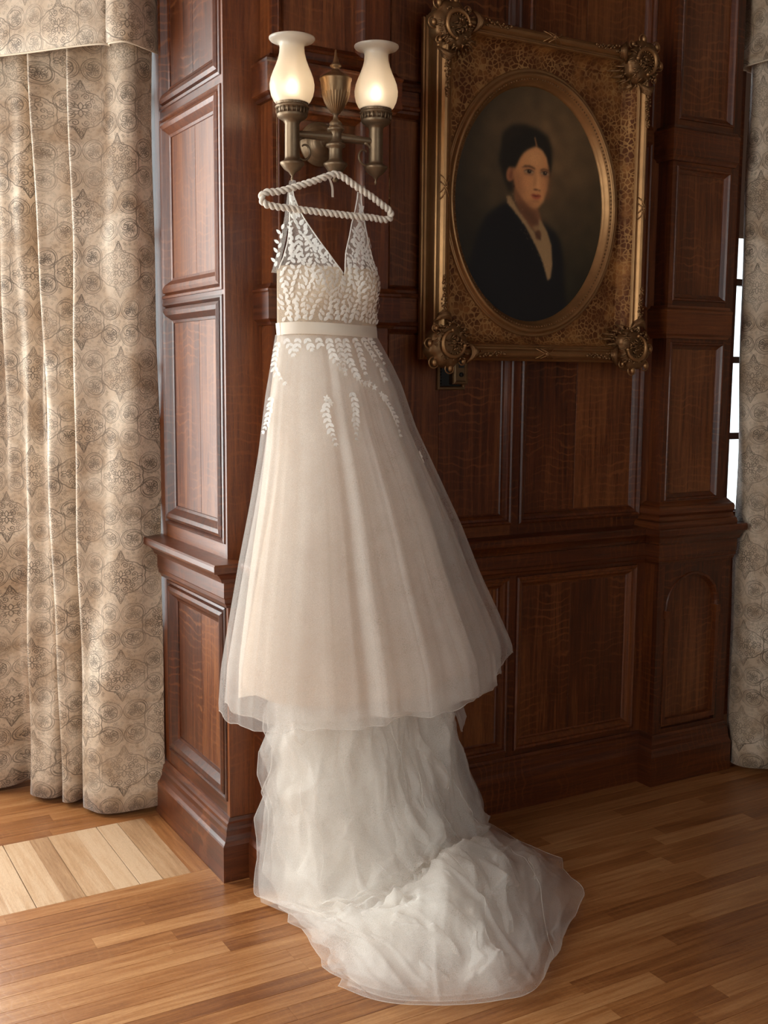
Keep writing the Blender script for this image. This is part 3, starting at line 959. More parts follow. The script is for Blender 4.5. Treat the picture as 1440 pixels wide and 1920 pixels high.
# ------------------------------------------------------------------ wall sconce
SX, SY = 0.284, -0.16
sc = empty('wall_sconce', (0.291, -0.045, 2.09), 'bronze twin oil lamp wall sconce with frosted glass shades on the pilaster', 'wall lamp')
mb = MB()
pc_ = (0.291, -0.045, 2.147)
prof = [(0.0, 0.052), (0.010, 0.05), (0.014, 0.044), (0.02, 0.040), (0.030, 0.036), (0.036, 0.028), (0.038, 0.022), (0.046, 0.020), (0.052, 0.014), (0.054, 0.008), (0.060, 0.006), (0.061, 0.0)]
mb.lathe(prof[::-1], pc_, 32, (0, -1, 0)); mb.make('wall_plate', BRONZE, sc, True)
mb = MB(); mb.tube([(0.291, -0.09, 2.147), (0.289, -0.11, 2.15), (SX, SY, 2.147)], [0.016, 0.012, 0.013], 12); mb.make('wall_arm', BRONZE, sc, True)
# centre stem with urn
mb = MB()
stem = [(0.0, 2.026), (0.006, 2.027), (0.009, 2.033), (0.006, 2.039), (0.010, 2.044), (0.018, 2.049), (0.024, 2.060), (0.030, 2.068), (0.033, 2.072), (0.033, 2.076),
        (0.026, 2.080), (0.020, 2.084), (0.018, 2.088), (0.018, 2.112), (0.020, 2.118), (0.027, 2.121), (0.027, 2.127), (0.021, 2.130), (0.017, 2.133), (0.017, 2.158),
        (0.021, 2.162), (0.024, 2.165), (0.024, 2.169), (0.018, 2.172), (0.017, 2.178), (0.018, 2.182), (0.014, 2.187), (0.007, 2.193), (0.006, 2.204), (0.009, 2.206), (0.010, 2.208)]
mb.lathe(stem, (SX, SY, 0), 32); mb.make('stem', BRONZE, sc, True)
mb = MB()
fl_ = lambda h, a: (0.030 * math.cos(a * 28) if h < 2.262 else 0.0)
urn = [(0.010, 2.208), (0.014, 2.212), (0.022, 2.222), (0.030, 2.236), (0.035, 2.250), (0.038, 2.261), (0.0385, 2.263), (0.040, 2.275), (0.042, 2.292), (0.044, 2.296),
       (0.044, 2.300), (0.040, 2.302), (0.036, 2.306), (0.024, 2.313), (0.014, 2.318), (0.010, 2.322), (0.008, 2.326), (0.014, 2.330), (0.016, 2.334), (0.012, 2.338),
       (0.008, 2.343), (0.007, 2.350), (0.005, 2.356), (0.004, 2.362), (0.003, 2.368), (0.003, 2.374), (0.0, 2.376)]
mb.lathe(urn, (SX, SY, 0), 112, flute=fl_); mb.make('urn', BRASS, sc, True)

FROST = mat_frosted(); BULB = mat_bulb()
lamps = [(0.158, -0.150, 0.0), (0.402, -0.175, 0.009)]
for li, (lx, ly, dz) in enumerate(lamps):
    side = -1 if li == 0 else 1
    a = Vector((SX, SY, 2.147)); b = Vector((lx, ly, 2.143))
    mb = MB(); P = []; n = 9
    d = (b - a).normalized(); q = Vector((-d.y, d.x, 0))
    for k in range(n):
        t = k / (n - 1); p = a.lerp(b, 0.10 + 0.86 * t)
        hh = 0.012 - 0.004 * t; ww = 0.009
        if k in (0,): hh = .014
        P.append([p + q * (ww * math.cos(a_)) * (1.25) + Vector((0, 0, hh * math.sin(a_) * 1.1)) for a_ in [2 * PI * (g_ + .5) / 12 for g_ in range(12)]])
    mb.grid(P, closed_v=True); mb.make('side_arm', BRONZE, sc, True)
    # scroll bracket under the arm
    mb = MB(); path = []
    for k in range(26):
        t = k / 25; an = PI / 2 - t * 2 * PI * 1.1; r = 0.030 * (1 - .62 * t)
        p = b + Vector((-side * 0.036, 0, -0.040)) + d * 0 + Vector((side * r * math.cos(an), 0, r * math.sin(an) * 1.15)); path.append(p)
    mb.tube(path, [0.0045 - 0.002 * k / 25 for k in range(26)], 7); mb.make('scroll', BRONZE, sc, True)
    mb = MB()
    body = [(0.0, 2.018), (0.003, 2.019), (0.004, 2.026), (0.002, 2.032), (0.006, 2.036), (0.010, 2.042), (0.022, 2.050), (0.030, 2.060), (0.033, 2.064), (0.033, 2.068), (0.028, 2.071),
            (0.022, 2.073), (0.020, 2.080), (0.020, 2.084), (0.0195, 2.168), (0.021, 2.171), (0.024, 2.176), (0.032, 2.180), (0.038, 2.184), (0.041, 2.188), (0.041, 2.191)]
    mb.lathe([(r, h + dz) for r, h in body], (lx, ly, 0), 30); mb.make('font_tube', BRONZE, sc, True)
    mb = MB()
    gal = [(0.034, 2.188), (0.040, 2.190), (0.041, 2.193), (0.0385, 2.195), (0.038, 2.207), (0.045, 2.209), (0.046, 2.212), (0.043, 2.215), (0.041, 2.218), (0.044, 2.220), (0.044, 2.223), (0.038, 2.224)]
    mb.lathe([(r, h + dz) for r, h in gal], (lx, ly, 0), 30)
    for k in range(22):
        an = 2 * PI * k / 22; x_, y_ = lx + .041 * math.cos(an), ly + .041 * math.sin(an)
        mb.tube([(x_, y_, 2.193 + dz), (lx + .0425 * math.cos(an), ly + .0425 * math.sin(an), 2.201 + dz), (x_, y_, 2.209 + dz)], 0.0019, 5)
    mb.make('gallery', BRONZE, sc, True)
    mb = MB()
    k0 = 2.214 + dz
    shp = [(0.037, 0), (0.041, .004), (0.049, .013), (0.056, .027), (0.0595, .043), (0.060, .056), (0.057, .072), (0.051, .088), (0.044, .104), (0.038, .120), (0.034, .136), (0.033, .150),
           (0.034, .158), (0.040, .163), (0.050, .1655), (0.058, .168), (0.0615, .172), (0.0615, .175), (0.057, .1765), (0.046, .1755), (0.038, .1725)]
    inn = [(r - 0.0016, h) for r, h in shp[:13]][::-1]
    mb.lathe([(r, h + k0) for r, h in shp + inn], (lx, ly, 0), 48); mb.make('glass_shade', FROST, sc, True)
    mb = MB(); mb.lathe([(0.009, .008), (0.010, .028), (0.0105, .030)], (lx, ly, k0), 14); mb.make('bulb_socket', BRASS, sc, True)
    mb = MB(); mb.lathe([(0.0, .030), (0.008, .031), (0.013, .038), (0.0145, .047), (0.013, .056), (0.009, .065), (0.004, .073), (0.0, .077)], (lx, ly, k0), 18)
    mb.make('bulb', BULB, sc, True)
    # beaded pull chain
    cx_ = lx - 0.045 if li == 0 else lx + 0.045
    zt, zb = (2.185, 1.985) if li == 0 else (2.07, 2.0)
    mb = MB(); nb = int((zt - zb) / .0042)
    for k in range(nb): mb.sphere((cx_, ly, zb + (zt - zb) * k / nb), 0.0013, 5, 3)
    mb.tube([(cx_, ly, zb), (cx_, ly, zt + .02)], 0.0004, 4)
    mb.sphere((cx_, ly, zb - .004), 0.003, 8, 5)
    mb.make('pull_chain', BRASS, sc, True)

# ------------------------------------------------------------------ cord-wrapped hanger
HY = -0.178
hg = empty('coat_hanger', (0.255, HY, 1.93), 'ivory cord wrapped coat hanger hooked under the lamp', 'hanger')
hp = [(0.264, 2.042), (0.238, 2.032), (0.190, 2.013), (0.140, 1.995), (0.098, 1.982), (0.072, 1.979), (0.056, 1.968), (0.062, 1.950), (0.088, 1.944),
      (0.150, 1.941), (0.230, 1.938), (0.310, 1.936), (0.380, 1.936), (0.425, 1.934), (0.447, 1.942), (0.443, 1.960), (0.418, 1.974), (0.385, 1.992),
      (0.345, 2.010), (0.315, 2.025), (0.286, 2.039)]
hpt = crom(hp + [hp[0]], 640)[:-1]
path = [(x, HY - 0.012 * math.sin((x - 0.05) * 7.0), z) for x, z in hpt]
ln = np.concatenate([[0], np.cumsum([math.dist(path[i], path[i + 1]) for i in range(len(path) - 1)])])
mb = MB()
LT = ln[-1] + math.dist(path[-1], path[0]); turns = round(LT / 0.031)
for ph in (0.0, PI):
    strand = []
    for i, p in enumerate(path):
        p = Vector(p); t = (Vector(path[(i + 1) % len(path)]) - Vector(path[i - 1])).normalized()
        n1 = t.cross(Vector((0, 1, 0))).normalized(); n2 = t.cross(n1); a = ph + ln[i] / LT * turns * 2 * PI
        strand.append(p + (n1 * math.cos(a) + n2 * math.sin(a)) * 0.0047)
    mb = MB(); mb.tube(strand, 0.0054, 9, closed=True); mb.make('cord_strand', ROPE, hg, True)
mb = MB(); P = [(0.268, HY, 2.038)]
for k in range(12):
    t = k / 11; a = PI * 1.5 - t * PI * 1.25
    P.append((0.286 - 0.016 * math.sin(a) * 0 + 0.014 * math.cos(a), SY - 0.004, 2.058 + 0.014 * math.sin(a)))
mb.tube(P, 0.0018, 6); mb.make('hook', BRASS, hg, True)
mb = MB()
R = []
for k in range(9):
    t = k / 8; R.append([(0.248 + 0.012 * t + 0.003 * math.sin(4 * t) - w, HY - 0.016, 2.028 - 0.048 * t) for w in (-0.0035, 0.0035)])
mb.grid(R)
mb.tube([(0.236 + .012 * math.cos(a), HY - 0.012 + .01 * math.sin(a), 2.034) for a in np.linspace(0, 2 * PI, 12)], 0.003, 6, closed=False)
mb.make('ribbon', RIBBON, hg, True)

# ------------------------------------------------------------------ wedding dress
dr = empty('wedding_dress', (0.35, -0.2, 0.0), 'ivory tulle wedding gown with leaf lace bodice hanging from the lamp', 'dress')


def ip(z, tab):
    t = sorted(tab); return float(np.interp(z, [a for a, b in t], [b for a, b in t]))


OUTL = [(1.60, .112), (1.639, .108), (1.703, .102), (1.76, .098), (1.785, .104), (1.811, .118), (1.852, .132), (1.893, .139), (1.946, .141), (2.005, .137)]
VL = [(1.768, .266), (1.825, .234), (1.884, .199), (1.941, .166), (1.978, .150), (2.005, .146)]
VR = [(1.768, .266), (1.831, .286), (1.878, .308), (1.941, .333), (1.983, .344), (2.005, .347)]
OUTR = [(1.60, .412), (1.644, .407), (1.75, .406), (1.79, .403), (1.813, .397), (1.854, .385), (1.913, .372), (1.981, .358), (2.005, .357)]
DEP = [(1.60, .070), (1.66, .082), (1.73, .100), (1.78, .095), (1.85, .055), (1.92, .022), (2.005, .004)]
YO = [(1.60, -.152), (1.80, -.150), (2.005, -.172)]
ZB0 = 1.606


def bod(x, z):
    xl, xr = ip(z, OUTL), ip(z, OUTR); xc = (xl + xr) / 2; hw = (xr - xl) / 2 + .004
    t = min(abs(x - xc) / hw, 1.0)
    cup = 0.022 * math.exp(-((z - 1.745) / .045) ** 2) * (math.exp(-((x - .180) / .045) ** 2) + math.exp(-((x - .345) / .045) ** 2))
    return Vector((x, ip(z, YO) - ip(z, DEP) * math.sqrt(max(0, 1 - t * t * .97)) ** 0.9 - cup, z))


def surf_frame(fn, a, b, e=0.003):
    p = fn(a, b); du = fn(a + e, b) - p; dv = fn(a, b + e) - p
    n = du.cross(dv).normalized()
    if n.y > 0: n = -n
    return p, du.normalized(), dv.normalized(), n


def half(side):
    P = []; NZ, NX = 44, 16
    for k in range(NZ):
        z = ZB0 + (2.004 - ZB0) * k / (NZ - 1)
        mid = .266
        if side < 0: a, b = ip(z, OUTL), (mid if z < 1.768 else ip(z, VL))
        else: a, b = (mid if z < 1.768 else ip(z, VR)), ip(z, OUTR)
        P.append([bod(a + (b - a) * j / (NX - 1), z) for j in range(NX)])
    return P


bodice = empty('bodice', (0.26, -0.2, 1.6)); bodice.parent = dr; bodice.location = Vector((0.26, -0.2, 1.6)) - world_of(dr)
BOD_SILK = mat_tulle('ivory_bodice_silk', srgb(218, 197, 172), 0.99, 0.01)
for sd in (-1, 1):
    P = half(sd)
    kk = [i for i in range(44) if ZB0 + (2.004 - ZB0) * i / 43 <= (1.80 if sd < 0 else 1.80)]
    MB().grid(P).make('sheer_panel', MESH_SHEER, bodice, True)
    Q = []
    for i in kk:
        row = P[i]; f = max(0.0, (row[0].z - 1.775) / .03)
        Q.append([p + Vector((0, 0.004, 0)) for p in row])
    # cup top edge curves down to each side
    MB().grid(Q).make('cup', BOD_SILK, bodice, True)
    # narrow binding along neckline and armhole
    for col, nm in ((0, 'binding'), (-1, 'binding')):
        pts = [r[col] for r in P if r[col].z > (1.765 if (col == -1) == (sd < 0) else 1.775)]
        MB().tube(pts, 0.0017, 5).make(nm, LACE, bodice, True)
# back of the bodice, lower than the front, and its straps
P = []
for k in range(14):
    z = ZB0 + (1.79 - ZB0) * k / 13
    row = []
    for j in range(22):
        t = j / 21; x = .112 + (.415 - .112) * t
        low = 0.10 * math.sin(PI * t) ** 0.7 * (k / 13)
        row.append(Vector((x, -.148 + .045 * math.sin(PI * t) ** .6, z - low)))
    P.append(row)
MB().grid(P).make('back_panel', BOD_SILK, bodice, True)
for pts in ([(.108, 1.775), (.118, 1.819), (.130, 1.877), (.137, 1.933), (.143, 2.004)], [(.410, 1.775), (.398, 1.83), (.382, 1.89), (.366, 1.95), (.352, 2.004)]):
    c_ = crom([(x, z) for x, z in pts], 16); P = []
    for i, (x, z) in enumerate(c_):
        wd = .020 - .008 * i / 15
        P.append([Vector((x - wd / 2 + wd * j / 4 + .002, -.138 - .028 * i / 15, z)) for j in range(5)])
    MB().grid(P).make('back_strap', MESH_SHEER, bodice, True)
# straps over the hanger bar
for x0, x1 in ((.137, .148), (.343, .359)):
    P = []
    for k in range(13):
        a = PI * k / 12; P.append([Vector((x, HY - .012 * 0 - .012 + .024 * (k / 12) * 0 - 0.012 * math.cos(a) + 0.006, 2.002 + (.010 if x0 > .3 else .004) + .010 * math.sin(a))) for x in (x0, (x0 + x1) / 2, x1)])
    MB().grid(P).make('strap_loop', MESH_SHEER, bodice, True)
# waist ribbon
mb = MB(); P = []
for k in range(5):
    z = 1.607 + .032 * k / 4; row = []
    for j in range(49):
        a = PI * j / 48; xl, xr = ip(z, OUTL) - .001, ip(z, OUTR) + .001
        row.append(Vector(((xl + xr) / 2 - (xr - xl) / 2 * math.cos(a), -.150 - (.100 + .002 * math.sin(k * PI / 4)) * math.sin(a) ** .85, z + .003 * math.sin(a * 2))))
    P.append(row)
mb.grid(P); mb.make('waist_ribbon', RIBBON, dr, True)


# leaf shapes for the lace
def leaf_mesh(name, L, wd):
    v = []; f = []; n = 6
    for i in range(n + 1):
        t = i / n; o = wd * (math.sin(PI * t ** 0.85) ** 0.75 if 0 < t < 1 else 0)
        v += [(-o, L * t, 0), (0, L * t, .0011 * math.sin(PI * t)), (o, L * t, 0)]
    for i in range(n):
        a = 3 * i; f += [(a, a + 1, a + 4, a + 3), (a + 1, a + 2, a + 5, a + 4)]
    me = bpy.data.meshes.new(name); me.from_pydata(v, [], f); me.materials.append(LACE)
    me.polygons.foreach_set('use_smooth', [True] * len(f)); return me


LEAF = leaf_mesh('leaf', 0.0195, 0.0050); LEAF_S = leaf_mesh('small_leaf', 0.0125, 0.0034)
lr = random.Random(21)


def leaf_mat(fn, a, b, ang, lift=0.003, sc=1.0, tilt=0.12):
    p, tu, tv, n = surf_frame(fn, a, b)
    tu = (tu - n * tu.dot(n)).normalized(); tv2 = n.cross(tu); 
    if tv2.z < 0: tv2 = -tv2
    d = tu * math.sin(ang) + tv2 * math.cos(ang); d = (d + n * tilt).normalized()
    x = d.cross(n).normalized(); zz = x.cross(d).normalized()
    if zz.dot(n) < 0: zz = -zz; x = -x
    M = Matrix(((x.x, d.x, zz.x, 0), (x.y, d.y, zz.y, 0), (x.z, d.z, zz.z, 0), (0, 0, 0, 1))) @ Matrix.Scale(sc, 4)
    M.translation = p + n * lift; return M


def inside(x, z):
    if z < 1.640 or z > 1.985: return False
    if x < ip(z, OUTL) - .001 or x > ip(z, OUTR) - .002: return False
    if z > 1.760 and ip(z, VL) - .004 < x < ip(z, VR) + .004: return False
    return True


places = []
vines = [(.109, 0.00), (.128, 0.01), (.152, .04), (.180, -.03), (.208, .05), (.236, -.04), (.262, .02), (.290, .05), (.318, -.05), (.346, .03), (.374, -.03), (.400, .02)]
for vx, cur in vines:
    z = 1.642 + lr.uniform(0, .01); k = 0
    while z < 1.985:
        f = (z - 1.64) / .35
        tx = vx
        if f > .35:   # vines gather towards the straps
            tgt = .150 if vx < .262 else .350
            g = min(1, (f - .35) / .55); tx = vx * (1 - g) + tgt * g
        x = tx + .008 * math.sin(z * 42 + vx * 60) + cur * .05
        for sg in (-1, 1):
            xx = x + sg * .002
            ang = sg * (0.72 + lr.uniform(-.15, .2)) + cur
            ex, ez = xx + math.sin(ang) * .013, z + math.cos(ang) * .013
            if inside(xx, z) and inside(ex, ez) and (z < 1.86 or lr.random() < .62):
                places.append((bod, xx, z, ang, .003 + .0015 * lr.random(), lr.uniform(.82, 1.12), LEAF))
        z += .0148 + lr.uniform(-.001, .001); k += 1
for _ in range(900):
    z = lr.uniform(1.645, 1.93); x = lr.uniform(.10, .42)
    if not inside(x, z) or not inside(x + .002, z + .006) or not inside(x - .002, z + .006): continue
    if min((abs(x - q[1]) / .010) ** 2 + (abs(z - q[2]) / .008) ** 2 for q in places) < .75: continue
    if z > 1.86 and lr.random() < .5: continue
    places.append((bod, x, z, lr.uniform(-.9, .9), .0022, lr.uniform(.75, 1.1), LEAF_S))
lr.shuffle(places)
places.sort(key=lambda q: q[6] is not LEAF)


def joined_leaves(items, name, parent):
    mb = MB()
    for fn, a, b, ang, lift, sc_, me in items:
        M = leaf_mat(fn, a, b, ang, lift, sc_)
        mb.add([M @ v.co for v in me.vertices], [tuple(p.vertices) for p in me.polygons])
    if mb.v:
        o = mb.make(name, LACE, parent, True); o['kind'] = 'stuff'; return o


for fn, a, b, ang, lift, sc_, me in places[:290]:
    link_copy(me, 'lace_leaf', leaf_mat(fn, a, b, ang, lift, sc_), bodice)
joined_leaves(places[290:], 'lace_leaves', bodice)
# standing leaves along the left armhole
mb_items = []
for k in range(9):
    z = 1.79 + k * .0125
    x = ip(z, [(1.77, .100), (1.82, .112), (1.87, .122), (1.91, .130)])
    M = Matrix.Translation((x, -.150, z)) @ Matrix.Rotation((-.9 if k % 2 else .5) + lr.uniform(-.2, .2), 4, 'Y') @ Matrix.Rotation(PI / 2, 4, 'X') @ Matrix.Scale(.9, 4)
    link_copy(LEAF, 'lace_leaf', M, bodice)

# ---- skirt
ZW = 1.608
XLt = [(1.608, .112), (1.52, .096), (1.447, .082), (1.29, .060), (1.15, .034), (.99, .000), (.83, -.030), (.70, -.054), (.60, -.062), (.45, -.055)]
XRt = [(1.608, .412), (1.53, .462), (1.476, .492), (1.352, .540), (1.208, .617), (1.06, .697), (.90, .770), (.78, .835), (.68, .885), (.55, .895), (.45, .895)]
DPt = [(1.608, .075), (1.45, .10), (1.2, .15), (.9, .20), (.6, .245), (.4, .25)]
YCt = [(1.608, -.150), (1.2, -.150), (.6, -.145), (.4, -.145)]


def foldset(seed, n, amp, sharp=1.6):
    r = random.Random(seed)
    return [((k + r.uniform(.2, .8)) / n, r.uniform(.35, .6) / n, amp * r.uniform(.4, 1.0), r.uniform(-.03, .03), sharp) for k in range(n)]


def folds(s, t, fs):
    h = 0.0
    for c, w, a, dr_, sh in fs:
        x = (s - (c + dr_ * t)) / w
        h += a * math.exp(-abs(x) ** sh)
    return h


def skirt_fn(off, fs, hemf, widthR=0.0, widthL=0.0, amp=1.0, hemwave=None):
    def fn(s, t):
        th = PI * s
        zh = hemf(s); z = ZW - (ZW - zh) * t
        xl, xr = ip(z, XLt) + widthL * t, ip(z, XRt) - widthR * t
        cx, hw = (xl + xr) / 2, (xr - xl) / 2
        dp = ip(z, DPt); yc = ip(z, YCt)
        sn = math.sin(th)
        h = folds(s, t, fs) * (t ** 0.8) * amp
        n = Vector((-math.cos(th) * dp, -math.sin(th) * hw, 0)).normalized()
        env = min(1.0, 4 * s, 4 * (1 - s))
        ex = 0.85 + 0.75 * min(max((s - .45) / .35, 0), 1)
        p = Vector((cx - hw * math.cos(th), yc - dp * (sn ** ex if sn > 0 else 0), z))
        p += n * (off + (h - .012 * t) * env)
        if hemwave: p.z += hemwave * math.sin(s * 61 + 2 * math.sin(s * 23)) * t ** 14
        return p
    return fn


def skirt_mesh(name, fn, mat, s0, s1, ns, nt, parent, thick_hem=True):
    P = [[fn(s0 + (s1 - s0) * j / (ns - 1), i / (nt - 1)) for j in range(ns)] for i in range(nt)]
    mb = MB().grid(P)
    if mat is not LINING: mb.tube([p + Vector((0, -.0006, 0)) for p in P[-1]], .0010, 4)
    return mb.make(name, mat, parent, True), P


hemA = lambda s: float(np.interp(s, [0, .06, .15, .3, .45, .6, .8, 1.0], [.578, .560, .555, .558, .560, .568, .59, .62]))
hemB = lambda s: float(np.interp(s, [.36, .42, .5, .62, .74, .78, .81, .9, 1.0], [.600, .585, .580, .582, .592, .610, .645, .66, .680]))
hemC = lambda s: float(np.interp(s, [0, .1, .3, .5, .7, .85, 1.0], [.600, .578, .570, .570, .572, .580, .590]))
skirt = empty('skirt', (0.40, -0.15, 0.5)); skirt.parent = dr; skirt.location = Vector((0.40, -0.15, 0.5)) - world_of(dr)
fnA = skirt_fn(0.006, foldset(3, 15, .046) + foldset(33, 34, .009, 1.1), hemA, hemwave=.004)
skirt_mesh('outer_layer', fnA, TULLE, 0.0, 0.66, 170, 46, skirt)
fnB = skirt_fn(0.012, foldset(8, 12, .040) + foldset(34, 34, .009, 1.1) + [(.43, .018, .045, 0.0, 1.8)], hemB, hemwave=.004)
skirt_mesh('outer_layer', fnB, TULLE, 0.40, 1.0, 160, 46, skirt)
fnC = skirt_fn(-0.012, foldset(14, 17, .034), hemC, hemwave=.005)
skirt_mesh('under_layer', fnC, TULLE_2, 0.0, 1.0, 240, 46, skirt)
hemD = lambda s: float(np.interp(s, [0, .1, .3, .5, .75, .9, 1.0], [.64, .625, .605, .595, .61, .64, .70]))
fnD = skirt_fn(-0.050, foldset(25, 12, .034), hemD, widthR=.075, widthL=.012)
skirt_mesh('lining', fnD, LINING, 0.0, 1.0, 180, 40, skirt)
# back of the skirt, flat against the panelling
def fnBack(s, t):
    z = ZW - (ZW - .60) * t
    xl, xr = ip(z, XLt) + .01 + .05 * t, ip(z, XRt) - .12 * t
    x = xl + (xr - xl) * s
    return Vector((x, -.128 + .006 * math.sin(s * 40) * t, z))
skirt_mesh('back_layer', fnBack, LINING, 0.0, 1.0, 60, 20, skirt)

# lace sprays falling from the waist over the skirt
SPR = [[(0.119, 1.597), (0.131, 1.558)], [(0.166, 1.598), (0.177, 1.566)], [(0.222, 1.599), (0.23, 1.559), (0.246, 1.517)],
       [(0.27, 1.6), (0.274, 1.563), (0.287, 1.52), (0.304, 1.487), (0.332, 1.477)], [(0.325, 1.601), (0.345, 1.572), (0.369, 1.533)],
       [(0.279, 1.455), (0.284, 1.419), (0.28, 1.361), (0.275, 1.323)], [(0.209, 1.441), (0.201, 1.398), (0.209, 1.355), (0.216, 1.319)],
       [(0.376, 1.445), (0.406, 1.404), (0.424, 1.359), (0.429, 1.326)], [(0.106, 1.588), (0.095, 1.518), (0.108, 1.474)],
       [(0.082, 1.442), (0.070, 1.379), (0.060, 1.338)], [(0.382, 1.521), (0.396, 1.485)], [(0.504, 1.282), (0.519, 1.248)],
       [(0.246, 1.6), (0.254, 1.556), (0.262, 1.506)], [(0.298, 1.601), (0.315, 1.557), (0.325, 1.506)],
       [(0.196, 1.600), (0.200, 1.575)], [(0.35, 1.602), (0.385, 1.560), (0.40, 1.53)], [(0.145, 1.598), (0.140, 1.565)]]
lace = []


def skirt_xz(x, z):
    """point of the outermost skirt layer in front at x, z"""
    best = None
    for fn, a, b, zh in ((fnA, .03, .66, .57), (fnB, .40, .97, .585), (fnC, .03, .97, .575)):
        t = (ZW - z) / (ZW - zh); lo, hi = a, b
        if fn(lo, t).x > x or fn(hi, t).x < x: continue
        for _ in range(16):
            m = (lo + hi) / 2
            if fn(m, t).x < x: lo = m
            else: hi = m
        q = fn(lo, t)
        if best is None or q.y < best.y: best = q
    if best is None: best = fnA(.03, (ZW - z) / 1.03)
    return Vector((best.x, best.y - .003, best.z))


for pl in SPR:
    c_ = crom(pl, 40); L = np.concatenate([[0], np.cumsum(np.hypot(*(np.diff(c_, axis=0).T)))])
    s = 0.0; kk = 0
    while s < L[-1]:
        x, z = np.interp(s, L, c_[:, 0]), np.interp(s, L, c_[:, 1])
        i = min(np.searchsorted(L, s + 1e-6), 39); dx, dz = c_[i] - c_[max(i - 1, 0)]; ang = math.atan2(dx, dz)
        for sg in (-1, 1):
            lace.append((skirt_xz, x, z, ang + sg * (.62 + lr.uniform(-.1, .2)), .003, lr.uniform(.8, 1.1), LEAF if s < L[-1] * .7 else LEAF_S))
        s += .0135; kk += 1
    lace.append((skirt_xz, x, z, ang, .003, .9, LEAF_S))
# little flowers
for fx, fz in [(.336, 1.480), (.300, 1.492), (.372, 1.448), (.383, 1.435), (.352, 1.468), (.318, 1.476), (.205, 1.440), (.213, 1.427), (.26, 1.515), (.507, 1.275)]:
    for k in range(5):
        lace.append((skirt_xz, fx, fz, 2 * PI * k / 5 + .2, .004, .8, LEAF_S))
for fn, a, b, ang, lift, sc_, me in lace[:230]:
    link_copy(me, 'lace_leaf', leaf_mat(fn, a, b, ang, lift, sc_), skirt)
joined_leaves(lace[230:], 'lace_leaves', skirt)


# ---- train: sheets that fall from the back of the skirt and spread over the floor
def crom2(rows, nu, nv):
    R = [crom(r, nu) for r in rows]; R = np.array(R)
    return np.stack([crom(R[:, j, :], nv) for j in range(nu)], axis=1)   # nv x nu x 3


TR = [
    [(.11, -.10, .66), (.20, -.17, .66), (.30, -.21, .66), (.42, -.21, .66), (.53, -.20, .66), (.62, -.16, .66), (.69, -.10, .66)],
    [(.10, -.10, .50), (.19, -.18, .50), (.30, -.23, .50), (.42, -.24, .50), (.53, -.22, .50), (.64, -.17, .50), (.71, -.09, .50)],
    [(.085, -.115, .33), (.18, -.22, .33), (.30, -.29, .33), (.42, -.30, .33), (.55, -.27, .33), (.67, -.19, .33), (.75, -.08, .33)],
    [(.072, -.13, .16), (.165, -.29, .16), (.29, -.37, .18), (.43, -.39, .19), (.57, -.33, .18), (.71, -.22, .17), (.81, -.07, .16)],
    [(.065, -.16, .03), (.13, -.36, .05), (.27, -.46, .09), (.44, -.46, .12), (.58, -.40, .12), (.74, -.27, .08), (.86, -.08, .05)],
    [(.055, -.26, .012), (.15, -.46, .04), (.30, -.54, .09), (.42, -.52, .15), (.545, -.45, .155), (.74, -.36, .07), (.94, -.30, .010)],
    [(.055, -.38, .010), (.13, -.54, .06), (.28, -.62, .11), (.41, -.62, .13), (.55, -.56, .12), (.73, -.50, .07), (.93, -.45, .008)],
    [(.055, -.50, .008), (.13, -.64, .06), (.25, -.72, .08), (.38, -.73, .085), (.50, -.69, .07), (.68, -.62, .04), (.87, -.575, .006)],
    [(.045, -.60, .006), (.10, -.74, .03), (.21, -.82, .035), (.33, -.86, .03), (.45, -.86, .025), (.58, -.79, .02), (.72, -.68, .006)],
    [(.035, -.69, .005), (.09, -.79, .005), (.20, -.87, .005), (.31, -.92, .005), (.42, -.935, .005), (.54, -.82, .005), (.66, -.715, .005)]]


def crease_field(seed, n, U, V, amp, width):
    """sharp-backed creases, as net makes when it crumples"""
    r = random.Random(seed); H = np.zeros_like(U)
    for _ in range(n):
        u0, v0 = r.random(), r.random(); a = r.gauss(PI / 2, .75) ; L = r.uniform(.12, .42); w = width * r.uniform(.5, 1.5)
        du, dv = math.cos(a), math.sin(a)
        x = (U - u0) * du + (V - v0) * dv; yv = -(U - u0) * dv + (V - v0) * du
        g = np.clip(1 - np.abs(x) / L, 0, 1)
        H += amp * r.uniform(.3, 1.0) * g * np.clip(1 - np.abs(yv) / (w * (.4 + g)), 0, 1) ** 1.25
    return H


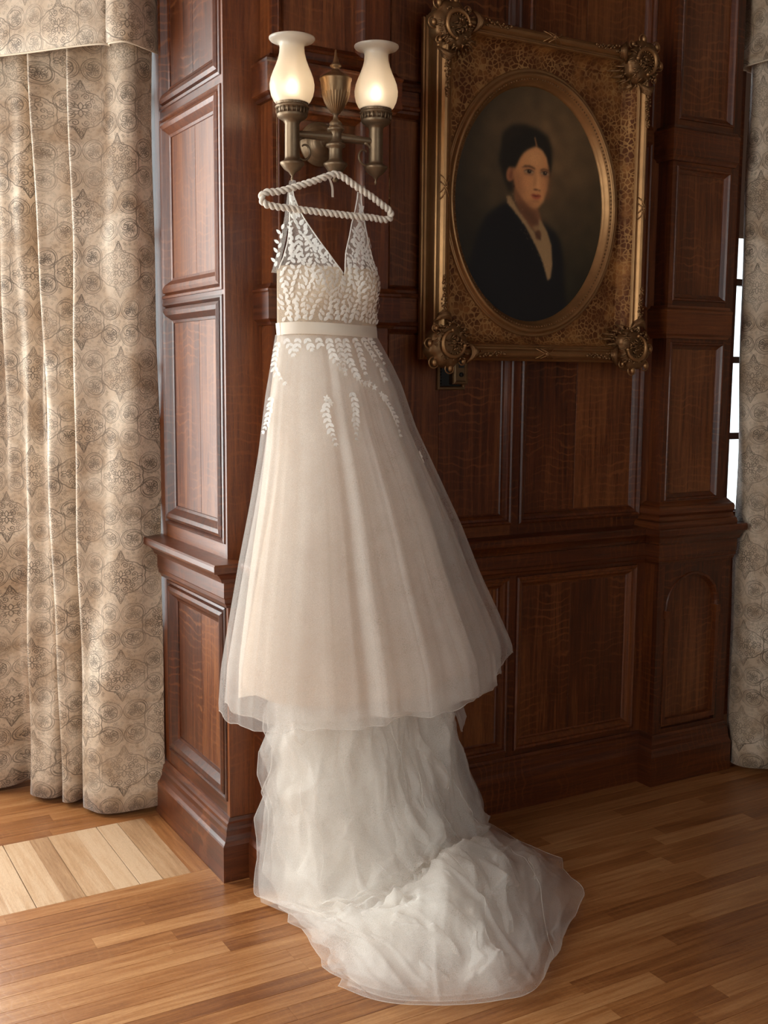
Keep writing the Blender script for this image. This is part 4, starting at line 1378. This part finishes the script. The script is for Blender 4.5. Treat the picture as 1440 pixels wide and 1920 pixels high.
def train_sheet(name, mat, seed, shrink=0.0, lift=0.0, nu=150, nv=220, v0=0.0, v1=1.0, amp=.034, n=70, width=.055, drop=0.0, fl_amp=1.0, push=0.0):
    G = crom2(TR, nu, 200); i0, i1 = int(v0 * 199), int(v1 * 199)
    idx = np.linspace(i0, i1, nv); lo = np.floor(idx).astype(int); hi = np.minimum(lo + 1, 199); fr = (idx - lo)[:, None, None]
    G = G[lo] * (1 - fr) + G[hi] * fr
    U, V = np.meshgrid(np.linspace(0, 1, nu), np.linspace(0, 1, nv))
    cen = G.mean(axis=1, keepdims=True)
    edge = np.clip(V, 0, 1)[..., None] * 0.7 + .3
    uu = np.linspace(0, 1, nu)[None, :, None]
    G = G + (cen - G) * shrink * edge * (0.45 + 1.0 * uu * edge)
    # normals
    du = np.gradient(G, axis=1); dv = np.gradient(G, axis=0); N = np.cross(dv, du); N /= np.linalg.norm(N, axis=2, keepdims=True) + 1e-9
    N[(N[..., 2] < -0.02)] *= -1; flip = (N[..., 1] > .3); N[flip] *= -1
    H = crease_field(seed, n, U, V, amp, width) + crease_field(seed + 9, 70, U, V, .011, .018)
    # long pleats in the hanging part
    r = random.Random(seed + 1)
    for _ in range(12):
        c = r.random(); w = r.uniform(.02, .05); sl = r.uniform(-.12, .12)
        H += .022 * r.uniform(.3, 1) * np.exp(-np.abs((U - c - sl * V) / w) ** 1.4) * np.clip(1.15 - V * 1.3, 0.15, 1)
    fade = np.clip(np.minimum(U, 1 - U) * 9, .25, 1) * np.clip((1 - V) * 14, .2, 1)
    G = G + N * (H * fade + push)[..., None] * fl_amp
    # irregular outline
    jag = np.interp(np.arange(nv), np.linspace(0, nv - 1, 26), [r.uniform(-.022, .022) for _ in range(26)])
    jag2 = np.interp(np.arange(nv), np.linspace(0, nv - 1, 22), [r.uniform(-.028, .024) for _ in range(22)])
    wL = np.clip(1 - U * 6, 0, 1); wR = np.clip(1 - (1 - U) * 6, 0, 1)
    G[..., 0] += jag[:, None] * wL - jag2[:, None] * wR
    G[..., 2] = np.maximum(G[..., 2] + lift, .0035 + .0005 * (seed % 5))
    if drop: G[..., 2] *= (1 - drop)
    P = [[Vector(G[i, j]) for j in range(nu)] for i in range(nv)]
    mb = MB().grid(P)
    # rolled edge of the net, and narrow folded-over creases that catch the light
    up = Vector((0, 0, .0008))
    edge_ = [P[i][0] for i in range(20, nv)] + [P[-1][j] for j in range(1, nu)] + [P[i][-1] for i in range(nv - 2, 20, -1)]
    mb.tube([p + up for p in edge_], .0011, 4)
    for _ in range(9):
        u0 = r.uniform(.06, .94); a = r.uniform(-.5, .5); i0 = int(r.uniform(.05, .6) * nv); L = int(r.uniform(.18, .4) * nv); pts = []
        for i in range(i0, min(i0 + L, nv - 1), 2):
            j = int(min(max(u0 + a * (i - i0) / nv, 0.01), .99) * (nu - 1)); n_ = Vector(N[i, j]); pts.append(P[i][j] + n_ * .0012)
        if len(pts) > 4: mb.tube(pts, [.0004 + .0010 * math.sin(PI * k / (len(pts) - 1)) for k in range(len(pts))], 4)
    return mb.make(name, mat, train, True)


train = empty('train', (0.40, -0.4, 0.0)); train.parent = dr; train.location = Vector((0.40, -0.4, 0.0)) - world_of(dr)
train_sheet('train_layer', TULLE, 31, 0.0, 0.0, amp=.022, n=34, width=.06, push=.016)
train_sheet('train_layer', TULLE, 38, 0.16, 0.0, v1=.975, amp=.034, n=54, width=.05, push=.008)
train_sheet('train_layer', TULLE, 47, 0.28, 0.0, v1=.95, amp=.040, n=64, width=.045, push=.002)
train_sheet('train_layer', TULLE, 59, 0.38, 0.0, v1=.91, amp=.036, n=60, width=.045, push=-.008)
train_sheet('train_layer', TULLE_2, 53, 0.48, 0.0, v1=.88, amp=.034, n=70, width=.04, push=-.016)
train_sheet('train_lining', LINING_W, 71, 0.56, 0.0, v1=.80, amp=.018, n=40, push=-.04)


def gathered(name, mat, P, seed, amp=.012, nu=40, nv=40):
    G = crom2(P, nu, nv); U, V = np.meshgrid(np.linspace(0, 1, nu), np.linspace(0, 1, nv))
    H = crease_field(seed, 18, U, V, amp, .09); G[..., 1] -= H; G[..., 2] = np.maximum(G[..., 2] + H * .3, .004)
    return MB().grid([[Vector(G[i, j]) for j in range(nu)] for i in range(nv)]).make(name, mat, train, True)


# wisp hugging the wall on the right, loose side folds on the left, and the torn-looking ends under the hem
gathered('side_fold', TULLE, [[(.70, -.10, .42), (.74, -.08, .42), (.76, -.06, .42)], [(.70, -.12, .24), (.78, -.08, .24), (.84, -.03, .24)],
                              [(.70, -.16, .08), (.82, -.10, .08), (.93, .0, .09)], [(.70, -.20, .01), (.82, -.14, .01), (.93, -.01, .03)]], 5)
gathered('side_fold', TULLE, [[(.11, -.14, .52), (.15, -.2, .52), (.2, -.22, .52)], [(.06, -.13, .44), (.12, -.20, .44), (.19, -.24, .44)], [(.085, -.13, .36), (.13, -.2, .36), (.18, -.26, .36)],
                              [(.060, -.14, .20), (.10, -.22, .2), (.16, -.28, .2)], [(.045, -.15, .06), (.09, -.25, .06), (.15, -.34, .05)], [(.04, -.18, .01), (.08, -.28, .01), (.14, -.38, .01)]], 9)
gathered('hem_end', TULLE_2, [[(.66, -.17, .58), (.70, -.16, .58), (.735, -.14, .58)], [(.68, -.18, .50), (.71, -.16, .50), (.745, -.14, .49)], [(.71, -.17, .44), (.725, -.16, .43), (.755, -.14, .46)], [(.722, -.17, .405), (.73, -.165, .40), (.765, -.14, .435)]], 15, .008, 16, 20)
gathered('hem_end', TULLE_2, [[(.60, -.20, .56), (.64, -.19, .56), (.68, -.17, .56)], [(.62, -.20, .49), (.65, -.19, .49), (.68, -.17, .49)], [(.655, -.19, .44), (.668, -.18, .42), (.68, -.17, .43)]], 17, .008, 16, 16)

# ------------------------------------------------------------------ framed portrait
FX0, FX1, FZ0, FZ1 = 0.69, 1.53, 1.552, 2.582
FC = Face((0.0, 0.0575, 0), (1, 0, 0), (0, -1, 0))
pf = empty('framed_portrait', ((FX0 + FX1) / 2, 0.0575, FZ0), 'ornate gilt frame with an oval oil portrait of a dark haired woman', 'painting')
mb = MB()
fprof = [(0.010, 0.0), (0.0, 0.0), (0.0, 0.012), (0.004, 0.016), (0.004, 0.022), (0.001, 0.024), (0.001, 0.028), (0.006, 0.032), (0.009, 0.040), (0.010, 0.052), (0.009, 0.066), (0.006, 0.074),
         (0.004, 0.076), (0.004, 0.084), (0.007, 0.088), (0.008, 0.096), (0.010, 0.104), (0.016, 0.112), (0.023, 0.115), (0.030, 0.112), (0.035, 0.104), (0.037, 0.098), (0.041, 0.098), (0.044, 0.102), (0.048, 0.100), (0.050, 0.094), (0.0505, 0.09)]
FC.loops(mb, FX0, FX1, FZ0, FZ1, fprof); mb.make('gilt_moulding', GOLD, pf)


def mat_spandrel():
    m = NT('tortoise_gilt_spandrel'); tc = m.n('TexCoord').outputs['Object']
    w = m.n('VectorMath', {0: tc, 1: m.n('VectorMath', {0: m.n('TexNoise', {'Vector': tc, 'Scale': 30.0}).outputs[1], 'Scale': 0.012}, operation='SCALE').outputs[0]}, operation='ADD').outputs[0]
    vo = m.n('TexVoronoi', {'Vector': w, 'Scale': 60.0}, feature='DISTANCE_TO_EDGE').outputs[0]
    ln_ = m.ramp(vo, [(0.05, (1, 1, 1, 1)), (0.13, (0, 0, 0, 1))])
    pat = m.ramp(m.noise(tc, 9.0, 3, 0.6), [(0.36, (0.15, 0.15, 0.15, 1)), (0.62, (1, 1, 1, 1))])
    cell = m.mix(m.ramp(m.noise(tc, 11.0, 3, 0.6), [(0.45, (0, 0, 0, 1)), (0.75, (1, 1, 1, 1))]), srgb(92, 50, 22), srgb(166, 110, 56))
    k = m.math('MULTIPLY', ln_, pat)
    c = m.mix(k, cell, srgb(176, 130, 80))
    m.principled(Base_Color=c, Roughness=0.6, Specular_IOR_Level=0.2, Metallic=m.math('MULTIPLY_ADD', k, 0.4, 0.1), Normal=m.bump(ln_, 0.2, 0.0006)); return m.m


SPAN = mat_spandrel()
mb = MB(); FC.loops(mb, FX0, FX1, FZ0, FZ1, [(0.0500, 0.094), (0.052, 0.084), (0.056, 0.074), (0.062, 0.065), (0.070, 0.059), (0.080, 0.055), (0.081, 0.0515)]); mb.make('cove', SPAN, pf)
OCX, OCZ, OA, OB = 1.094, 2.052, 0.308, 0.381
X0, X1, Z0, Z1 = FX0 + .080, FX1 - .080, FZ0 + .080, FZ1 - .080
mb = MB(); n = 144; ring = []; rect = []
for k in range(n):
    a = 2 * PI * k / n; dx, dz = math.cos(a) * (OA + .03), math.sin(a) * (OB + .03)
    ring.append(FC(OCX + dx, OCZ + dz, 0.052))
    tx = ((X1 if dx > 0 else X0) - OCX) / dx if abs(dx) > 1e-6 else 1e9
    tz = ((Z1 if dz > 0 else Z0) - OCZ) / dz if abs(dz) > 1e-6 else 1e9
    t = min(tx, tz); rect.append(FC(OCX + dx * max(t, 1.0), OCZ + dz * max(t, 1.0), 0.052))
mb.grid([ring, rect], closed_v=True); mb.make('spandrel', SPAN, pf)
mb = MB(); R = []
oprof = [(.042, .050), (.040, .058), (.036, .060), (.033, .057), (.030, .058), (.027, .066), (.022, .071), (.016, .070), (.013, .064), (.011, .062), (.004, .059), (.002, .055), (-.001, .050), (-.006, .044), (-.010, .040), (-.011, .034)]
for d_, o_ in oprof:
    R.append([FC(OCX + math.cos(2 * PI * k / n) * (OA + d_), OCZ + math.sin(2 * PI * k / n) * (OB + d_), o_) for k in range(n)])
mb.grid(R, closed_v=True); mb.make('oval_moulding', GOLD, pf, True)
mb = MB()
for k in range(190):
    a = 2 * PI * k / 190; mb.sphere(FC(OCX + math.cos(a) * (OA + .0075), OCZ + math.sin(a) * (OB + .0075), .062), .0030, 6, 4)
mb.make('beading', GOLD_D, pf, True)
# canvas
mb = MB(); R = []
for q in range(0, 9):
    f = q / 8; R.append([FC(OCX + math.cos(2 * PI * k / 96) * (OA - .002) * max(f, .001), OCZ + math.sin(2 * PI * k / 96) * (OB - .002) * max(f, .001), .036) for k in range(96)])
mb.grid(R, closed_v=True)
UVc = [((v[0] - (OCX - OA)) / (2 * OA), (v[2] - (OCZ - OB)) / (2 * OB)) for v in mb.v]
mp = NT('oil_paint'); uvn = mp.n('TexCoord').outputs['UV']
im = mp.n('TexImage', {0: uvn}, image=portrait_image()).outputs[0]
wv = mp.noise(mp.map(uvn, (260, 320, 1)), 1.0, 2, 0.5)
mp.principled(Base_Color=im, Roughness=0.5, Normal=mp.bump(wv, 0.12, 0.0006))
mb.make('canvas', mp.m, pf, False, UVc)
mb = MB(); mb.box(FX0 + .01, FX1 - .01, 0.046, 0.056, FZ0 + .01, FZ1 - .01); mb.make('backing', BLACK, pf)


def corner(sx, sz):
    """carved cartouche; sx, sz point to the outside of the frame"""
    cx = (FX0 + .050) if sx < 0 else (FX1 - .050); cz = (FZ0 + .050) if sz < 0 else (FZ1 - .050)
    P = lambda x, z, o: FC(cx + sx * x * 1.22, cz + sz * z * 1.22, o + .004)
    base = MB(); R = []
    for rr, oo in ((1.0, .070), (1.0, .104), (.93, .114), (.80, .119), (.5, .122), (.01, .123)):
        row = []
        for k in range(84):
            a = 2 * PI * k / 84; ww = math.cos(a - PI / 4)
            rad = (.047 + .016 * max(0, ww)) * (1 + .10 * abs(math.sin(a * 4.5 + .4)))
            row.append(P(rad * rr * math.cos(a), rad * rr * math.sin(a), oo))
        R.append(row)
    base.grid(R, closed_v=True)
    # leafy collars on the two rails, and garlands running on from them
    rc = random.Random(4)
    for ax in (0, 1):
        for j in range(7):
            t = j / 6; w = .030 * (1 - t * .5)
            pts = []
            for k in range(9):
                q = -1 + 2 * k / 8
                u_, v_ = -.052 - .018 * t - .010 * (1 - q * q), .022 + q * w * .9
                pts.append(P(u_, v_, .118 - .016 * q * q + .006 * math.sin(PI * t)) if ax == 0 else P(v_, u_, .118 - .016 * q * q + .006 * math.sin(PI * t)))
            base.tube(pts, .0048 - .002 * abs(t - .4), 6)
        for k in range(26):
            d = -.080 - k * .0034; w = .010 * (1 - k / 34)
            u_, v_ = d, .024 + rc.uniform(-1, 1) * w
            c_ = P(u_, v_, .112 + .004 * rc.random()) if ax == 0 else P(v_, u_, .112 + .004 * rc.random())
            base.sphere(c_, rc.uniform(.0032, .0055), 6, 4, (1, 1, 1))
    o = base.make('corner_ornament', GOLD_D, pf, True)
    m2 = MB()
    path = []
    for k in range(34):
        a = PI / 4 - 2.15 + 4.3 * k / 33; r = .036 * (1 - .12 * abs(k - 16.5) / 16.5)
        path.append(P(r * math.cos(a), r * math.sin(a), .130))
    m2.tube(path, [.0038 + .0035 * math.sin(PI * k / 33) for k in range(34)], 8)
    for e_ in (0, -1):
        m2.sphere(path[e_], .0065, 8, 6)
    m2.make('scroll', GOLD, o, True)
    m2 = MB()
    for k in range(13):
        a = PI / 4 - 1.8 + 3.6 * k / 12; m2.sphere(P(.0275 * math.cos(a), .0275 * math.sin(a), .127), .0027, 6, 4)
    m2.make('beads', GOLD, o, True)
    m2 = MB()
    for a, r, q in ((PI / 4, .070, .0105), (PI / 4 - .75, .064, .0095), (PI / 4 + .75, .064, .0095), (PI / 4 - 1.45, .058, .007), (PI / 4 + 1.45, .058, .007)):
        c_ = P(r * math.cos(a), r * math.sin(a), .112)
        m2 = MB(); m2.sphere(c_, q, 10, 7, (.85, .7, 1.15))
        m2.tube([P(r * math.cos(a) + 1.35 * q * math.cos(b_), r * math.sin(a) + 1.35 * q * math.sin(b_), .106) for b_ in np.linspace(a - 2.2, a + 2.2, 12)], .0022, 6)
        m2.make('pod', GOLD, o, True)
    m2 = MB()
    for k in range(22):
        a = rc.uniform(0, 2 * PI); r = rc.uniform(0, .020); L = rc.uniform(.012, .020)
        x, z = r * math.cos(a) - .002, r * math.sin(a) - .002; b_ = rc.gauss(PI / 4, .9)
        m2.tube([P(x - L / 2 * math.cos(b_), z - L / 2 * math.sin(b_), .122), P(x, z, .130 + .004 * rc.random()), P(x + L / 2 * math.cos(b_), z + L / 2 * math.sin(b_), .121)], [.001, .0036, .001], 6)
    for k in range(46):
        a = rc.uniform(0, 2 * PI); r = rc.uniform(.030, .052); L = rc.uniform(.010, .018); b_ = a + rc.gauss(0, .5)
        m2.tube([P(r * math.cos(a) - L / 2 * math.cos(b_), r * math.sin(a) - L / 2 * math.sin(b_), .112), P(r * math.cos(a), r * math.sin(a), .1235 + .003 * rc.random()), P(r * math.cos(a) + L / 2 * math.cos(b_), r * math.sin(a) + L / 2 * math.sin(b_), .108)], [.0012, .0038, .0012], 6)
    # acanthus spray into the spandrel
    for k in range(24):
        b_ = PI / 4 + PI + rc.uniform(-.95, .95); r0 = rc.uniform(.02, .05); L = rc.uniform(.022, .045)
        q = [P(r0 * math.cos(b_), r0 * math.sin(b_), .100 - r0 * .4), P((r0 + L * .5) * math.cos(b_ + .1), (r0 + L * .5) * math.sin(b_ + .1), .088), P((r0 + L) * math.cos(b_), (r0 + L) * math.sin(b_), .060)]
        m2.tube(q, [.003, .0048, .0008], 6)
    m2.make('carved_leaves', GOLD_D, o, True)


for sx in (-1, 1):
    for sz in (-1, 1): corner(sx, sz)
# crossed ribbons at the middle of each rail
for cx, cz, hor in ((1.11, FZ0 + .023, 1), (1.11, FZ1 - .023, 1), (FX0 + .023, 2.067, 0), (FX1 - .023, 2.067, 0)):
    mb = MB()
    for s1 in (-1, 1):
        for of in (-.010, .010):
            pts = []
            for k in range(9):
                q = -1 + 2 * k / 8; a = q * .026 * s1 + of; b_ = q * .016
                pts.append(FC(cx + a, cz + b_, .1185 - .014 * q * q) if hor else FC(cx + b_, cz + a, .1185 - .014 * q * q))
            mb.tube(pts, .0020, 6)
    mb.sphere(FC(cx, cz, .117), .005, 8, 6)
    mb.make('crossed_ribbon', GOLD, pf, True)

# ------------------------------------------------------------------ old wall control below the frame
wsx = empty('wall_switch', (0.83, 0.085, 1.456), 'small brass wall control plate below the left corner of the gilt frame', 'switch')
FS = Face((0, 0.0859, 0), (1, 0, 0), (0, -1, 0))
mb = MB(); FS.loops(mb, .776, .884, 1.456, 1.575, [(0, 0), (0, .010), (.003, .013), (.008, .013), (.011, .010), (.013, .004)]); mb.make('rim', BRASS, wsx)
mb = MB(); FS.box(mb, .788, .872, 1.468, 1.563, 0, .003)
mb.make('back_plate', BLACK, wsx)
for k in range(9):
    mb = MB(); z = 1.474 + k * .0095; FS.box(mb, .792, .822, z, z + .004, .003, .010); mb.make('louvre', BLACK, wsx)
mb = MB(); FS.loops(mb, .826, .884, 1.474, 1.575, [(0, .003), (0, .024), (.003, .028), (.009, .029), (.012, .026), (.0121, .024), (.029, .024)]); mb.make('face_plate', BRASS, wsx)
mb = MB(); FS.box(mb, .848, .868, 1.527, 1.560, .020, .0265); mb.make('slot', BLACK, wsx)
mb = MB(); mb.lathe([(.0075, 0), (.0075, .006), (.005, .008), (0, .008)], FS(.858, 1.505, .024), 16, (0, -1, 0)); mb.lathe([(.0025, 0), (.0025, .014), (0, .015)], FS(.858, 1.505, .024), 10, (0, -1, 0))
mb.make('knob', BLACK, wsx, True)
